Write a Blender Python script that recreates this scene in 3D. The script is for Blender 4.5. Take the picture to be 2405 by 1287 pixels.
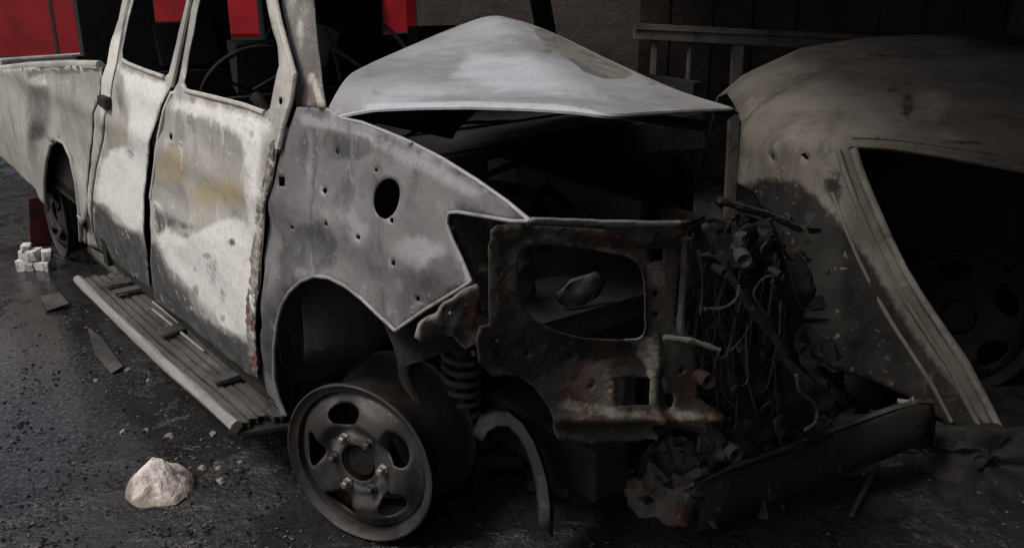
import bpy, bmesh, math, random
import numpy as np
from mathutils import Vector, Matrix, noise as mnoise
from mathutils.geometry import delaunay_2d_cdt

random.seed(7)
R = math.radians
# ------------------------------------------------------------------ camera, world, sun, exposure
scene = bpy.context.scene
for o in list(bpy.data.objects): bpy.data.objects.remove(o)
F = 2200.0; CX, CY = 1202.5, 643.5; H = 1.52          # focal length and centre in photo pixels, eye height in metres
PITCH = math.atan(788/F)
cam = bpy.data.objects.new('camera', bpy.data.cameras.new('camera'))
scene.collection.objects.link(cam); scene.camera = cam
cam.data.sensor_width = 36; cam.data.lens = F/2405*36
cam.data.clip_start = 0.05; cam.data.clip_end = 600
cam.location = (0, 0, H); cam.rotation_euler = (R(90)-PITCH, 0, 0)

SUN_EL, SUN_AZ = R(55), R(238)                        # azimuth clockwise from +Y: the light comes from behind left
world = bpy.data.worlds.new('World'); scene.world = world; world.use_nodes = True
wn = world.node_tree.nodes; wl = world.node_tree.links
sky = wn.new('ShaderNodeTexSky'); sky.sky_type = 'NISHITA'; sky.sun_disc = False
sky.sun_elevation = SUN_EL; sky.sun_rotation = SUN_AZ
sky.air_density = 1.0; sky.dust_density = 6.0; sky.ozone_density = 0.6
bg = wn['Background']; bg.inputs[1].default_value = 0.075
wl.new(sky.outputs[0], bg.inputs[0])
sun = bpy.data.objects.new('sun', bpy.data.lights.new('sun', 'SUN'))
scene.collection.objects.link(sun)
sun.data.energy = 1.5; sun.data.angle = R(18); sun.data.color = (1, .96, .9)
sd = Vector((math.sin(SUN_AZ)*math.cos(SUN_EL), math.cos(SUN_AZ)*math.cos(SUN_EL), math.sin(SUN_EL)))
sun.rotation_euler = sd.to_track_quat('Z', 'Y').to_euler(); sun.location = (-6, -6, 8)
scene.view_settings.view_transform = 'Standard'; scene.view_settings.look = 'None'
scene.view_settings.gamma = 1; scene.view_settings.exposure = 0.22; scene.view_settings.use_curve_mapping = False

# ------------------------------------------------------------------ photo pixel -> direction, and the truck's own frame
SP, CP = math.sin(PITCH), math.cos(PITCH)
C0 = np.array([0, 0, H])
def ray(px, py):
    x = (px-CX)/F; y = (CY-py)/F
    return np.array([x, CP+y*SP, y*CP-SP])
def project(P):
    P = np.asarray(P, float); X = P[..., 0]; Y = P[..., 1]; Z = P[..., 2]-H
    d = Y*CP - Z*SP; u = Y*SP + Z*CP
    return CX+F*X/d, CY-F*u/d
AX = R(37.8)
T = np.array([math.sin(AX), -math.cos(AX), 0]); N = np.array([-math.cos(AX), -math.sin(AX), 0]); UP = np.array([0, 0, 1.])
Q0 = C0+ray(640, 960)*2.55; Q0[2] = 0
def L(s, n, z): return Q0+T*s+N*n+UP*z                # truck frame (forward, outward on the near side, up) -> world
def side(px, py, n=0.):
    r = ray(px, py); k = ((Q0+N*n-C0)@N)/(r@N); P = C0+k*r
    return float((P-Q0)@T), float(P[2])
def front(px, py, s):
    r = ray(px, py); k = ((Q0+T*s-C0)@T)/(r@T); P = C0+k*r
    return float((P-Q0)@N), float(P[2])
def gnd(px, py, z=0.):
    r = ray(px, py); return C0+r*((z-H)/r[2])
def at_y(px, py, y):
    r = ray(px, py); return C0+r*(y/r[1])

# ------------------------------------------------------------------ materials
MATS = {}
class NT:
    def __init__(s, name):
        s.m = bpy.data.materials.new(name); s.m.use_nodes = True
        s.t = s.m.node_tree; s.b = s.t.nodes['Principled BSDF']; MATS[name] = s.m
    def n(s, typ, **kw):
        x = s.t.nodes.new(typ)
        for k, v in kw.items():
            if k.startswith('i_'):
                x.inputs[int(k[2:]) if k[2:].isdigit() else k[2:]].default_value = v
            else: setattr(x, k, v)
        return x
    def l(s, a, b): s.t.links.new(a, b)
    def noise(s, scale, detail=4, rough=.6, stretch=(1, 1, 1), dist=0.):
        c = s.n('ShaderNodeTexCoord'); m = s.n('ShaderNodeMapping'); m.inputs['Scale'].default_value = stretch
        s.l(c.outputs['Object'], m.inputs[0])
        x = s.n('ShaderNodeTexNoise'); x.inputs['Scale'].default_value = scale; x.inputs['Detail'].default_value = detail
        x.inputs['Roughness'].default_value = rough; x.inputs['Distortion'].default_value = dist
        s.l(m.outputs[0], x.inputs['Vector']); return x.outputs['Fac']
    def voro(s, scale, feature='F1'):
        c = s.n('ShaderNodeTexCoord'); x = s.n('ShaderNodeTexVoronoi'); x.feature = feature
        x.inputs['Scale'].default_value = scale; s.l(c.outputs['Object'], x.inputs['Vector']); return x.outputs['Distance']
    def ramp(s, fac, a, b, inv=False):
        x = s.n('ShaderNodeMapRange'); x.interpolation_type = 'SMOOTHSTEP'
        x.inputs[1].default_value = a; x.inputs[2].default_value = b
        if inv: x.inputs[3].default_value = 1; x.inputs[4].default_value = 0
        s.l(fac, x.inputs[0]); return x.outputs[0]
    def math(s, op, a, b):
        x = s.n('ShaderNodeMath', operation=op)
        for i, v in enumerate((a, b)):
            if isinstance(v, (int, float)): x.inputs[i].default_value = v
            else: s.l(v, x.inputs[i])
        return x.outputs[0]
    def mix(s, fac, a, b):
        x = s.n('ShaderNodeMix', data_type='RGBA')
        for i, v in ((0, fac), (6, a), (7, b)):
            if isinstance(v, (int, float)): x.inputs[i].default_value = v
            elif isinstance(v, tuple): x.inputs[i].default_value = (*v, 1)
            else: s.l(v, x.inputs[i])
        return x.outputs[2]
    def out(s, col, rough, bump=None, bstr=.3, bdist=.01, metal=0., spec=.5):
        if isinstance(col, tuple): s.b.inputs['Base Color'].default_value = (*col, 1)
        else: s.l(col, s.b.inputs['Base Color'])
        if isinstance(rough, (int, float)): s.b.inputs['Roughness'].default_value = rough
        else: s.l(rough, s.b.inputs['Roughness'])
        s.b.inputs['Metallic'].default_value = metal; s.b.inputs['Specular IOR Level'].default_value = spec
        if bump is not None:
            x = s.n('ShaderNodeBump'); x.inputs['Strength'].default_value = bstr; x.inputs['Distance'].default_value = bdist
            s.l(bump, x.inputs['Height']); s.l(x.outputs[0], s.b.inputs['Normal'])
        return s.m

def scorched(name, base1, base2, ash=(.72, .71, .69), tan=(.42, .33, .16), soot=(.035, .035, .037),
             rust=(.09, .04, .025), stain=.5, speck=.5, rustamt=0., rough=.62, bump=.25, metal=.0, edge=.5):
    """burnt sheet metal: base tints broken by noise; attribute marks = (soot, tan, ash) stains of their own shape"""
    t = NT(name)
    big = t.noise(3.2, 5, .6, dist=.6); mid = t.noise(11, 6, .68, dist=.4); fine = t.noise(55, 5, .7)
    streak = t.noise(9, 5, .65, (1.6, 1.6, .35), .3); pit = t.noise(170, 2, .5)
    col = t.mix(t.ramp(big, .36, .64), base1, base2)
    col = t.mix(t.math('MULTIPLY', t.ramp(streak, .48, .74), stain*.6), col, tuple(c*.42 for c in base2))
    col = t.mix(t.math('MULTIPLY', t.ramp(mid, .56, .7), stain*.55), col, tuple(min(.8, c*1.5) for c in base1))
    at = t.n('ShaderNodeAttribute', attribute_name='marks'); sp = t.n('ShaderNodeSeparateColor'); t.l(at.outputs['Color'], sp.inputs[0])
    wob = t.math('ADD', t.math('MULTIPLY', t.math('SUBTRACT', mid, .5), edge*1.6), t.math('MULTIPLY', t.math('SUBTRACT', fine, .5), edge*.9))
    def mk(i, lo=.4, hi=.6):
        v = sp.outputs[i]
        live = t.ramp(v, .02, .12)                    # no stain at all where the mark is zero
        return t.math('MULTIPLY', live, t.ramp(t.math('ADD', v, wob), lo, hi))
    tanc = t.mix(t.ramp(mid, .4, .62), tan, tuple(c*.55+.12 for c in tan))
    col = t.mix(t.math('MULTIPLY', mk(1, .2, .9), .85), col, tanc)
    ashc = t.mix(t.ramp(fine, .3, .7), ash, tuple(c*.86 for c in ash))
    col = t.mix(mk(2, .34, .68), col, ashc)
    sootc = t.mix(t.ramp(mid, .35, .7), soot, tuple(c*2.2+.003 for c in soot))
    col = t.mix(mk(0, .34, .7), col, sootc)
    if rustamt > 0:
        rn = t.noise(7, 6, .7, dist=.8)
        rc = t.mix(t.ramp(fine, .35, .65), rust, tuple(c*2.1 for c in rust))
        col = t.mix(t.math('MULTIPLY', t.ramp(rn, .62-.25*rustamt, .74-.25*rustamt), .9), col, rc)
    scr = t.noise(26, 6, .75, (.35, .35, 2.2), 1.4); flake = t.noise(32, 3, .5, dist=1.2)
    col = t.mix(t.math('MULTIPLY', t.math('MULTIPLY', t.ramp(scr, .57, .64), t.ramp(big, .4, .6)), .45*min(1, speck)), col, tuple(c*.45 for c in base2))
    col = t.mix(t.math('MULTIPLY', t.math('MULTIPLY', t.ramp(flake, .62, .65), t.ramp(streak, .45, .6)), .6*min(1, speck)), col, tuple(min(.78, c*1.55+.01) for c in base1))
    dots = t.math('MULTIPLY', t.ramp(pit, .66, .74), t.ramp(mid, .42, .6))
    col = t.mix(t.math('MULTIPLY', dots, speck), col, soot)
    col = t.mix(t.math('MULTIPLY', t.ramp(fine, .52, .75), .35*speck), col, tuple(c*.5 for c in base2))
    ro = t.n('ShaderNodeMapRange'); ro.inputs[3].default_value = rough-.14; ro.inputs[4].default_value = min(1, rough+.22); t.l(mid, ro.inputs[0])
    bmp = t.math('ADD', t.math('MULTIPLY', mid, .7), t.math('MULTIPLY', fine, .35))
    t.out(col, ro.outputs[0], bmp, bump, .012, metal, .35)
    return t.m

scorched('door_paint', (.48, .47, .45), (.31, .305, .29), ash=(.8, .8, .79), tan=(.45, .375, .22), soot=(.05, .05, .052), stain=.95, speck=.8)
scorched('bed_paint', (.42, .42, .39), (.3, .3, .275), soot=(.1, .1, .095), tan=(.4, .36, .27), stain=.7, speck=.35)
scorched('fender_paint', (.235, .232, .238), (.15, .149, .153), ash=(.36, .36, .38), tan=(.24, .2, .2), soot=(.065, .065, .068), stain=1.25, speck=.8, rough=.5, metal=.15)
scorched('hood_paint', (.34, .36, .385), (.25, .255, .26), ash=(.46, .485, .53), soot=(.11, .11, .1), stain=.55, speck=.5, rough=.5, bump=.22)
scorched('pillar_metal', (.26, .25, .24), (.13, .125, .12), ash=(.5, .48, .45), stain=.9, speck=1., rustamt=.3, bump=.5)
scorched('front_metal', (.062, .06, .052), (.032, .031, .027), ash=(.24, .23, .2), tan=(.085, .036, .028), soot=(.012, .012, .012), rust=(.035, .017, .013), stain=1., speck=1., rustamt=.5, rough=.75, bump=.8)
scorched('crust_metal', (.24, .23, .21), (.1, .095, .09), ash=(.35, .34, .31), rust=(.12, .05, .04), stain=1., speck=1., rustamt=.5, rough=.85, bump=1.)
scorched('cream_paint', (.18, .168, .15), (.115, .106, .093), ash=(.26, .25, .235), tan=(.075, .06, .045), soot=(.009, .0085, .008), rust=(.05, .033, .024), stain=.8, speck=.6, rustamt=.1, rough=.7)
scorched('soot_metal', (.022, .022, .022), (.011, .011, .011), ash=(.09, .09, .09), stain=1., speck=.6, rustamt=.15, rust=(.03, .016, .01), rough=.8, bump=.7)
scorched('grey_soot', (.075, .075, .072), (.035, .035, .034), ash=(.2, .2, .19), stain=1., speck=.9, rustamt=.2, rust=(.05, .03, .02), rough=.75, bump=.7)
scorched('rim_steel', (.06, .059, .059), (.028, .027, .027), ash=(.2, .2, .2), soot=(.012, .012, .012), stain=1., speck=.4, rustamt=.25, rust=(.05, .03, .02), rough=.5, bump=.35, metal=.45)
scorched('dull_steel', (.3, .29, .27), (.16, .155, .15), stain=.8, speck=.6, rough=.4, metal=.6, bump=.2)
scorched('board_alloy', (.11, .108, .102), (.05, .049, .047), ash=(.3, .3, .29), stain=1., speck=1., rough=.55, metal=.2, bump=.6)

t = NT('red_paint'); a = t.noise(2.2, 6, .65, dist=.5); t.out(t.mix(t.ramp(a, .35, .68), (.4, .012, .022), (.2, .012, .016)), .3, t.noise(30), .03)
t = NT('burnt_red'); t.out(t.mix(t.ramp(t.noise(12, 6, .7), .4, .62), (.13, .012, .018), (.02, .012, .012)), .6, t.noise(40), .4)
t = NT('black_plastic'); t.out(t.mix(t.noise(9), (.014, .014, .015), (.03, .03, .032)), .5, t.noise(60), .1)
t = NT('dark_glass'); t.out((.012, .014, .018), .06)
t = NT('tyre_rubber'); t.out(t.mix(t.noise(12), (.012, .012, .012), (.03, .03, .03)), .85, t.noise(80), .4)
t = NT('white_panel'); t.out(t.mix(t.ramp(t.noise(14), .4, .7), (.7, .7, .68), (.5, .49, .47)), .55, t.noise(40), .1)
t = NT('silver_trim'); t.out((.5, .5, .5), .35, metal=.8)
t = NT('lamp_lens'); t.out((.75, .75, .72), .15)
t = NT('whitewash'); t.out(t.mix(t.ramp(t.noise(22, 5), .45, .66), (.68, .68, .67), (.2, .2, .19)), .85, t.noise(45), .6)
t = NT('plaster_stone'); m1 = t.noise(14, 6, .65, dist=.5)
cz = t.n('ShaderNodeTexCoord'); sx = t.n('ShaderNodeSeparateXYZ'); t.l(cz.outputs['Object'], sx.inputs[0])
t.out(t.mix(t.ramp(t.math('ADD', m1, t.math('MULTIPLY', sx.outputs[2], 3.2)), .52, .78), (.26, .22, .19), (.74, .7, .68)), .9, t.math('ADD', m1, t.noise(70)), .8, .012)
t = NT('wall_soot'); w1 = t.noise(1.7, 6, .65, dist=.6); w2 = t.noise(14, 6, .7)
t.out(t.mix(t.ramp(t.math('ADD', w1, t.math('MULTIPLY', w2, .35)), .5, .85), (.026, .022, .019), (.07, .058, .05)), .9, w2, .5, .02)
t = NT('frame_steel'); f1 = t.noise(9, 6, .7); t.out(t.mix(t.ramp(f1, .4, .65), (.085, .08, .077), (.034, .031, .028)), .7, t.noise(50), .4)
t = NT('concrete'); t.out(t.mix(t.noise(3, 6), (.1, .1, .098), (.18, .175, .17)), .9, t.noise(30), .3)
t = NT('char'); t.out(t.mix(t.noise(30), (.006, .006, .006), (.022, .021, .02)), .9, t.noise(60), .5, spec=.15)
t = NT('pale_chip'); t.out(t.mix(t.noise(30), (.12, .12, .12), (.3, .29, .28)), .8)
t = NT('ash_flake'); t.out(t.mix(t.noise(30), (.04, .04, .042), (.14, .14, .14)), .8)

t = NT('asphalt')                                      # wet, ash-covered tarmac with thin standing water
g1 = t.noise(.9, 5, .6, dist=.7); g2 = t.noise(7, 7, .72, dist=.3); g3 = t.noise(60, 5, .7); g4 = t.voro(55)
col = t.mix(t.ramp(g2, .38, .66), (.012, .012, .013), (.032, .031, .032))
col = t.mix(t.math('MULTIPLY', t.ramp(g3, .5, .7), .5), col, (.06, .059, .06))
col = t.mix(t.math('MULTIPLY', t.ramp(g4, .1, .3, True), .55), col, (.008, .008, .008))
wet = t.ramp(t.math('ADD', g1, t.math('MULTIPLY', t.math('SUBTRACT', g2, .5), .9)), .38, .52)
gc = t.n('ShaderNodeTexCoord'); gv = t.n('ShaderNodeVectorMath', operation='DISTANCE'); gv.inputs[1].default_value = (-2.15, 2.75, 0)
t.l(gc.outputs['Object'], gv.inputs[0])                # a shallow hollow where the hose water stands
pool = t.ramp(t.math('ADD', gv.outputs['Value'], t.math('ADD', t.math('MULTIPLY', t.math('SUBTRACT', g1, .5), .9), t.math('MULTIPLY', t.math('SUBTRACT', g2, .5), .8))), .75, 1.05, True)
wet = t.math('MAXIMUM', wet, pool)
col = t.mix(t.math('MULTIPLY', t.math('MULTIPLY', pool, t.ramp(g3, .42, .5, True)), .8), col, (.075, .077, .085))  # ash-film tint that paints the sky's pale blue-grey reflection into the colour
ro = t.n('ShaderNodeMapRange'); ro.inputs[3].default_value = .62; ro.inputs[4].default_value = .1; t.l(wet, ro.inputs[0])
inv = t.math('SUBTRACT', 1.08, wet)
bm_ = t.math('MULTIPLY', t.math('ADD', t.math('MULTIPLY', g3, .6), t.math('ADD', g2, t.math('MULTIPLY', g4, .6))), inv)
t.out(col, ro.outputs[0], bm_, .55, .02, 0, .55)

# ------------------------------------------------------------------ object helpers
def tag(o, label=None, cat=None, group=None, kind=None):
    for k, v in (('label', label), ('category', cat), ('group', group), ('kind', kind)):
        if v: o[k] = v
    return o
def empty(name, loc, label, cat, group=None):
    o = bpy.data.objects.new(name, None); scene.collection.objects.link(o)
    o.location = loc; o.empty_display_size = .2
    return tag(o, label, cat, group)
def wloc(o):
    v = Vector((0, 0, 0))
    while o is not None: v += Vector(o.location); o = o.parent
    return v
class MB:
    """collects geometry in world coordinates; build() makes ONE mesh object"""
    def __init__(s): s.v = []; s.f = []; s.marks = None
    def add(s, vs, fs):
        b = len(s.v); s.v += [tuple(map(float, v)) for v in vs]; s.f += [tuple(i+b for i in f) for f in fs]; return s
    def box(s, c, dx, dy, dz):                        # centre and three half-axis vectors
        c, dx, dy, dz = (np.asarray(a, float) for a in (c, dx, dy, dz))
        vs = [c+i*dx+j*dy+k*dz for k in (-1, 1) for j in (-1, 1) for i in (-1, 1)]
        return s.add(vs, [(0, 2, 3, 1), (4, 5, 7, 6), (0, 1, 5, 4), (2, 6, 7, 3), (0, 4, 6, 2), (1, 3, 7, 5)])
    def lbox(s, s0, s1, n0, n1, z0, z1):              # box in the truck frame
        return s.box(L((s0+s1)/2, (n0+n1)/2, (z0+z1)/2), T*(s1-s0)/2, N*(n1-n0)/2, UP*(z1-z0)/2)
    def abox(s, x0, x1, y0, y1, z0, z1):
        return s.box(((x0+x1)/2, (y0+y1)/2, (z0+z1)/2), ((x1-x0)/2, 0, 0), (0, (y1-y0)/2, 0), (0, 0, (z1-z0)/2))
    def tube(s, pts, r, seg=8, cap=True):
        pts = [Vector(p) for p in pts]; n = len(pts); rs = r if isinstance(r, (list, tuple)) else [r]*n
        b = []; prev = None
        for i, p in enumerate(pts):
            d = (pts[min(i+1, n-1)]-pts[max(i-1, 0)]).normalized()
            if prev is None:
                u = d.orthogonal().normalized()
            else:
                u = (prev-d*prev.dot(d)).normalized()
            prev = u; w = d.cross(u)
            b.append([p+(u*math.cos(a)+w*math.sin(a))*rs[i] for a in (2*math.pi*k/seg for k in range(seg))])
        vs = [q for rr in b for q in rr]; fs = []
        for i in range(n-1):
            for k in range(seg):
                k2 = (k+1) % seg
                fs.append((i*seg+k, i*seg+k2, (i+1)*seg+k2, (i+1)*seg+k))
        if cap: fs += [tuple(range(seg))[::-1], tuple((n-1)*seg+k for k in range(seg))]
        return s.add(vs, fs)
    def lathe(s, c, axis, prof, seg=40, ref=None, closed=False):   # prof: list of (radius, offset along axis)
        ax = Vector(axis).normalized(); u = Vector(ref).normalized() if ref is not None else ax.orthogonal().normalized()
        u = (u-ax*u.dot(ax)).normalized(); w = ax.cross(u); c = Vector(c)
        vs = [c+ax*h+(u*math.cos(a)+w*math.sin(a))*r for (r, h) in prof for a in (2*math.pi*k/seg for k in range(seg))]
        fs = []; m = len(prof)
        for i in range(m if closed else m-1):
            j = (i+1) % m
            for k in range(seg):
                k2 = (k+1) % seg; fs.append((i*seg+k, j*seg+k, j*seg+k2, i*seg+k2))
        return s.add(vs, fs)
    def grid(s, rows):
        m, n = len(rows), len(rows[0]); vs = [p for r in rows for p in r]
        return s.add(vs, [(i*n+j, i*n+j+1, (i+1)*n+j+1, (i+1)*n+j) for i in range(m-1) for j in range(n-1)])
    def build(s, name, mat, parent=None, loc=None, smooth=False, bevel=0., solid=0., mat2=None, recalc=True, jitter=0., sub=0, angle=40):
        base = wloc(parent) if parent is not None else Vector(loc if loc is not None else (0, 0, 0))
        me = bpy.data.meshes.new(name)
        jf = (lambda: random.uniform(-jitter, jitter)) if jitter else (lambda: 0.)
        me.from_pydata([(v[0]-base.x+jf(), v[1]-base.y+jf(), v[2]-base.z+jf()) for v in s.v], [], s.f); me.update()
        if recalc:
            bm = bmesh.new(); bm.from_mesh(me); bmesh.ops.recalc_face_normals(bm, faces=bm.faces); bm.to_mesh(me); bm.free()
        if smooth:
            for p in me.polygons: p.use_smooth = True
            if angle < 179: me.set_sharp_from_angle(angle=R(angle))
        o = bpy.data.objects.new(name, me); scene.collection.objects.link(o)
        me.materials.append(MATS[mat])
        if parent is not None: o.parent = parent
        else: o.location = base
        if s.marks is not None:
            ca = me.color_attributes.new('marks', 'FLOAT_COLOR', 'POINT')
            ca.data.foreach_set('color', np.concatenate([s.marks, np.ones((len(s.marks), 1))], 1).astype(np.float32).ravel())
        if sub:
            md = o.modifiers.new('sub', 'SUBSURF'); md.levels = md.render_levels = sub
        if bevel:
            md = o.modifiers.new('bevel', 'BEVEL'); md.width = bevel; md.segments = 2; md.limit_method = 'ANGLE'; md.angle_limit = R(40)
        if solid:
            md = o.modifiers.new('solid', 'SOLIDIFY'); md.thickness = abs(solid); md.offset = -1 if solid > 0 else 1
            if mat2: me.materials.append(MATS[mat2]); md.material_offset = 1
        return o

def poly_sd(P, poly):
    """signed distance (positive inside) of points to polygon"""
    P = np.asarray(P, float); poly = np.asarray(poly, float); d = np.full(len(P), 1e9); ins = np.zeros(len(P), bool)
    for i in range(len(poly)):
        a, b = poly[i-1], poly[i]; e = b-a; w = P-a
        tt = np.clip((w@e)/max(e@e, 1e-12), 0, 1); d = np.minimum(d, np.hypot(*(w-tt[:, None]*e).T))
        c = ((a[1] > P[:, 1]) != (b[1] > P[:, 1]))
        with np.errstate(divide='ignore', invalid='ignore'):
            xi = (b[0]-a[0])*(P[:, 1]-a[1])/(b[1]-a[1])+a[0]
        ins ^= c & (P[:, 0] < xi)
    return np.where(ins, d, -d)
def make_marks(world, spec):
    """spec: list of (channel, strength, feather, polygon); stains traced on the photograph, laid on the surface"""
    x, y = project(world); P = np.stack([x, y], 1); m = np.zeros((len(P), 3))
    for ch, st, fe, poly in spec:
        sdist = poly_sd(P, poly); v = np.clip(.5+sdist/(2*fe), 0, 1); v = v*v*(3-2*v)
        m[:, ch] = np.maximum(m[:, ch], v*st)
    return m
def blob(cx, cy, rx, ry, k=14, seed=0):
    rr = random.Random(seed*977+int(cx)*31+int(cy))
    return [(cx+rx*math.cos(a)*rr.uniform(.75, 1.2), cy+ry*math.sin(a)*rr.uniform(.75, 1.2)) for a in (2*math.pi*i/k for i in range(k))]
def ell(cx, cy, rx, ry, k=14, rot=0.):
    c, s_ = math.cos(rot), math.sin(rot)
    return [(cx+rx*math.cos(a)*c-ry*math.sin(a)*s_, cy+rx*math.cos(a)*s_+ry*math.sin(a)*c) for a in (2*math.pi*i/k for i in range(k))]

def resample(poly, step):
    out = []
    for i in range(len(poly)):
        a = np.array(poly[i]); b = np.array(poly[(i+1) % len(poly)]); k = max(1, int(np.hypot(*(b-a))/step))
        out += [tuple(a+(b-a)*j/k) for j in range(k)]
    return out
def chaikin(poly, it=1):
    for _ in range(it):
        q = []
        for i in range(len(poly)):
            a = np.array(poly[i]); b = np.array(poly[(i+1) % len(poly)])
            q += [tuple(a*.75+b*.25), tuple(a*.25+b*.75)]
        poly = q
    return poly
def cdt(outer, holes, step):
    """triangulated sheet with holes in 2-D"""
    loops = [resample(outer, step)]+[resample(h, step*.7) for h in holes]
    pts = []; edges = []
    for lp in loops:
        b = len(pts); pts += lp; edges += [(b+i, b+(i+1) % len(lp)) for i in range(len(lp))]
    o = np.array(loops[0]); lo, hi = o.min(0), o.max(0); rr = random.Random(3)
    gp = []; j = 0; y = lo[1]
    while y < hi[1]:
        x = lo[0]+(step/2 if j % 2 else 0)
        while x < hi[0]:
            gp.append((x+rr.uniform(-.12, .12)*step, y+rr.uniform(-.12, .12)*step)); x += step
        y += step*.87; j += 1
    if gp:
        g = np.array(gp); keep = poly_sd(g, loops[0]) > step*.45
        for h in loops[1:]: keep &= poly_sd(g, h) < -step*.4
        pts += [tuple(p) for p in g[keep]]
    vs, _, fs, _, _, _ = delaunay_2d_cdt([Vector(p) for p in pts], edges, [], 0, 1e-5)
    V = np.array([tuple(v) for v in vs]); Fc = np.array([tuple(f) for f in fs if len(f) == 3])
    cen = V[Fc].mean(1); ok = poly_sd(cen, loops[0]) > 0
    for h in loops[1:]: ok &= poly_sd(cen, h) < 0
    Fc = Fc[ok]; used = np.unique(Fc); mp = -np.ones(len(V), int); mp[used] = range(len(used))
    return V[used], mp[Fc]
def dent(P, amp, scale, off=0.):
    return amp*mnoise.noise(Vector((P[0]*scale+off, P[1]*scale-off, P[2]*scale+off*2)))

def side_panel(name, outline, holes, surf, mat, parent, step=.014, marks=(), solid=.003, mat2='soot_metal', dents=((.006, 4.), (.0025, 14.)), n_off=0., hooks=None):
    """outline and holes in photo pixels, laid on the truck's curved side surface n = surf(s, z)"""
    def onto(px, py):
        n = n_off
        for _ in range(24): s, z = side(px, py, n); n = .5*n+.5*(surf(s, z)+n_off)
        return s, z
    V, Fc = cdt([onto(*p) for p in outline], [[onto(*p) for p in h] for h in holes], step)
    W = []
    for s, z in V:
        P = L(s, surf(s, z)+n_off, z); d = sum(dent(P, a, k, 3.1) for a, k in dents)
        if hooks: d += hooks(s, z)
        W.append(P+N*d)
    W = np.array(W); mb = MB(); mb.add(W, [tuple(f) for f in Fc])
    # outward normals
    a, b, c = W[Fc[:, 0]], W[Fc[:, 1]], W[Fc[:, 2]]
    if (np.cross(b-a, c-a)@N).sum() < 0: mb.f = [f[::-1] for f in mb.f]
    mb.marks = make_marks(W, marks) if marks else np.zeros((len(W), 3))
    return mb.build(name, mat, parent, smooth=True, angle=180, solid=solid, mat2=mat2, recalc=False)

def body(s, z):
    n = 0.
    if z > 1.06: n -= (z-1.06)*.22+max(0, z-1.1)*.1
    if z < .62: n -= .35*(.62-z)**2+.02*(.62-z)
    n += .012*math.exp(-((z-.93)/.05)**2)              # waist crease
    if s > .45: n -= .22*(s-.45)**2
    return n
def fender_surf(s, z):
    n = body(s, min(z, 1.06))
    if z > 1.0: n -= .9*(z-1.0)**2
    da = math.hypot(s-.36, z-.43)
    n += .028*math.exp(-((da-.36)/.05)**2)
    return n
def bed_surf(s, z):
    da = math.hypot(s+2.25, z-.38); n = body(s, min(z, 1.06))
    return n+.03*math.exp(-((da-.4)/.06)**2)
#BUILD
# ------------------------------------------------------------------ ground
g = MB().add([(-250, -60, 0), (250, -60, 0), (250, 400, 0), (-250, 400, 0)], [(0, 1, 2, 3)])
ground = tag(g.build('ground', 'asphalt'), kind='structure')

# ------------------------------------------------------------------ garage bay behind; its unseen roof and right-hand walls are added for shade
gar = empty('garage', (.6, 5.4, 0), 'soot-blackened garage wall and steel rail behind the wrecks, with added unseen shade roof and walls', 'garage')
MB().abox(-.52, .7, 5.3, 5.55, 0, 2.3).build('wall', 'wall_soot', gar)
MB().abox(.7, 3.4, 6.1, 6.3, 0, 2.3).build('wall', 'wall_soot', gar)
MB().abox(3.12, 3.4, -4.0, 6.1, 0, 2.3).build('wall', 'wall_soot', gar)  # side wall added out of view to keep daylight off the right half
MB().abox(.3, 3.5, -4.2, 6.3, 2.3, 2.5).build('roof', 'concrete', gar)  # unseen roof added to shade the second car and the pickup's front
MB().abox(.9, 3.12, -4.2, -4.0, 0, 2.3).build('wall', 'wall_soot', gar)  # added wall behind the viewer, cutting fill light on the right
def rail_pt(px, py, y=5.2): return at_y(px, py, y)
a, b = rail_pt(1488, 80), rail_pt(2420, 128)
MB().box((a+b)/2, (b-a)/2, (0, .03, 0), (0, 0, .027)).build('rail', 'frame_steel', gar, bevel=.004)
MB().box((a+b)/2+np.array([0, -.03, .045]), (b-a)/2, (0, .012, 0), (0, 0, .012)).build('rail_lip', 'frame_steel', gar)
for px, w in ((1537, .016), (1620, .011), (1732, .031), (1905, .02), (2105, .03)):
    p = rail_pt(px, 110); z1 = float(np.interp(p[0], [a[0], b[0]], [a[2], b[2]]))-.02
    lean = .03 if px == 1732 else 0.
    MB().box((p[0]+lean/2, 5.2, z1/2), (w, 0, 0), (0, w*.8, 0), (lean/2*-1, 0, z1/2)).build('post', 'frame_steel', gar, bevel=.004)
for i in range(9):                                     # boarding at the back of the bay
    x0 = .74+i*.262
    MB().abox(x0, x0+.25, 6.06+.008*(i % 3), 6.11, .02, 2.3).build('plank', 'wall_soot', gar, jitter=.004)

# ------------------------------------------------------------------ red fire engine beyond the pickup
fe = empty('red_truck', (-3.6, 7.5, 0), 'bright red truck parked beyond the burnt pickup', 'truck')
Y0 = 6.4
def body_box(x0, x1, z0, z1, y0, y1, slope=0.):
    m = MB(); m.abox(x0, x1, y0, y1, z0, z1)
    for i in range(len(m.v)):
        if m.v[i][0] == x1 and m.v[i][2] == z1: m.v[i] = (x1-slope, *m.v[i][1:])
    return m
body_box(-7.6, -2.6, .7, 1.75, Y0, Y0+2.0).build('body', 'red_paint', fe, bevel=.05)
body_box(-2.55, -.62, .84, 1.9, Y0+.03, Y0+1.97, .25).build('cab', 'red_paint', fe, bevel=.08)
MB().abox(-7.5, -.75, Y0+.15, Y0+1.9, .5, .84).build('chassis', 'black_plastic', fe, bevel=.02)
MB().abox(-.66, -.42, Y0, Y0+2.0, .42, .82).build('bumper', 'black_plastic', fe, bevel=.05)
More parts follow.
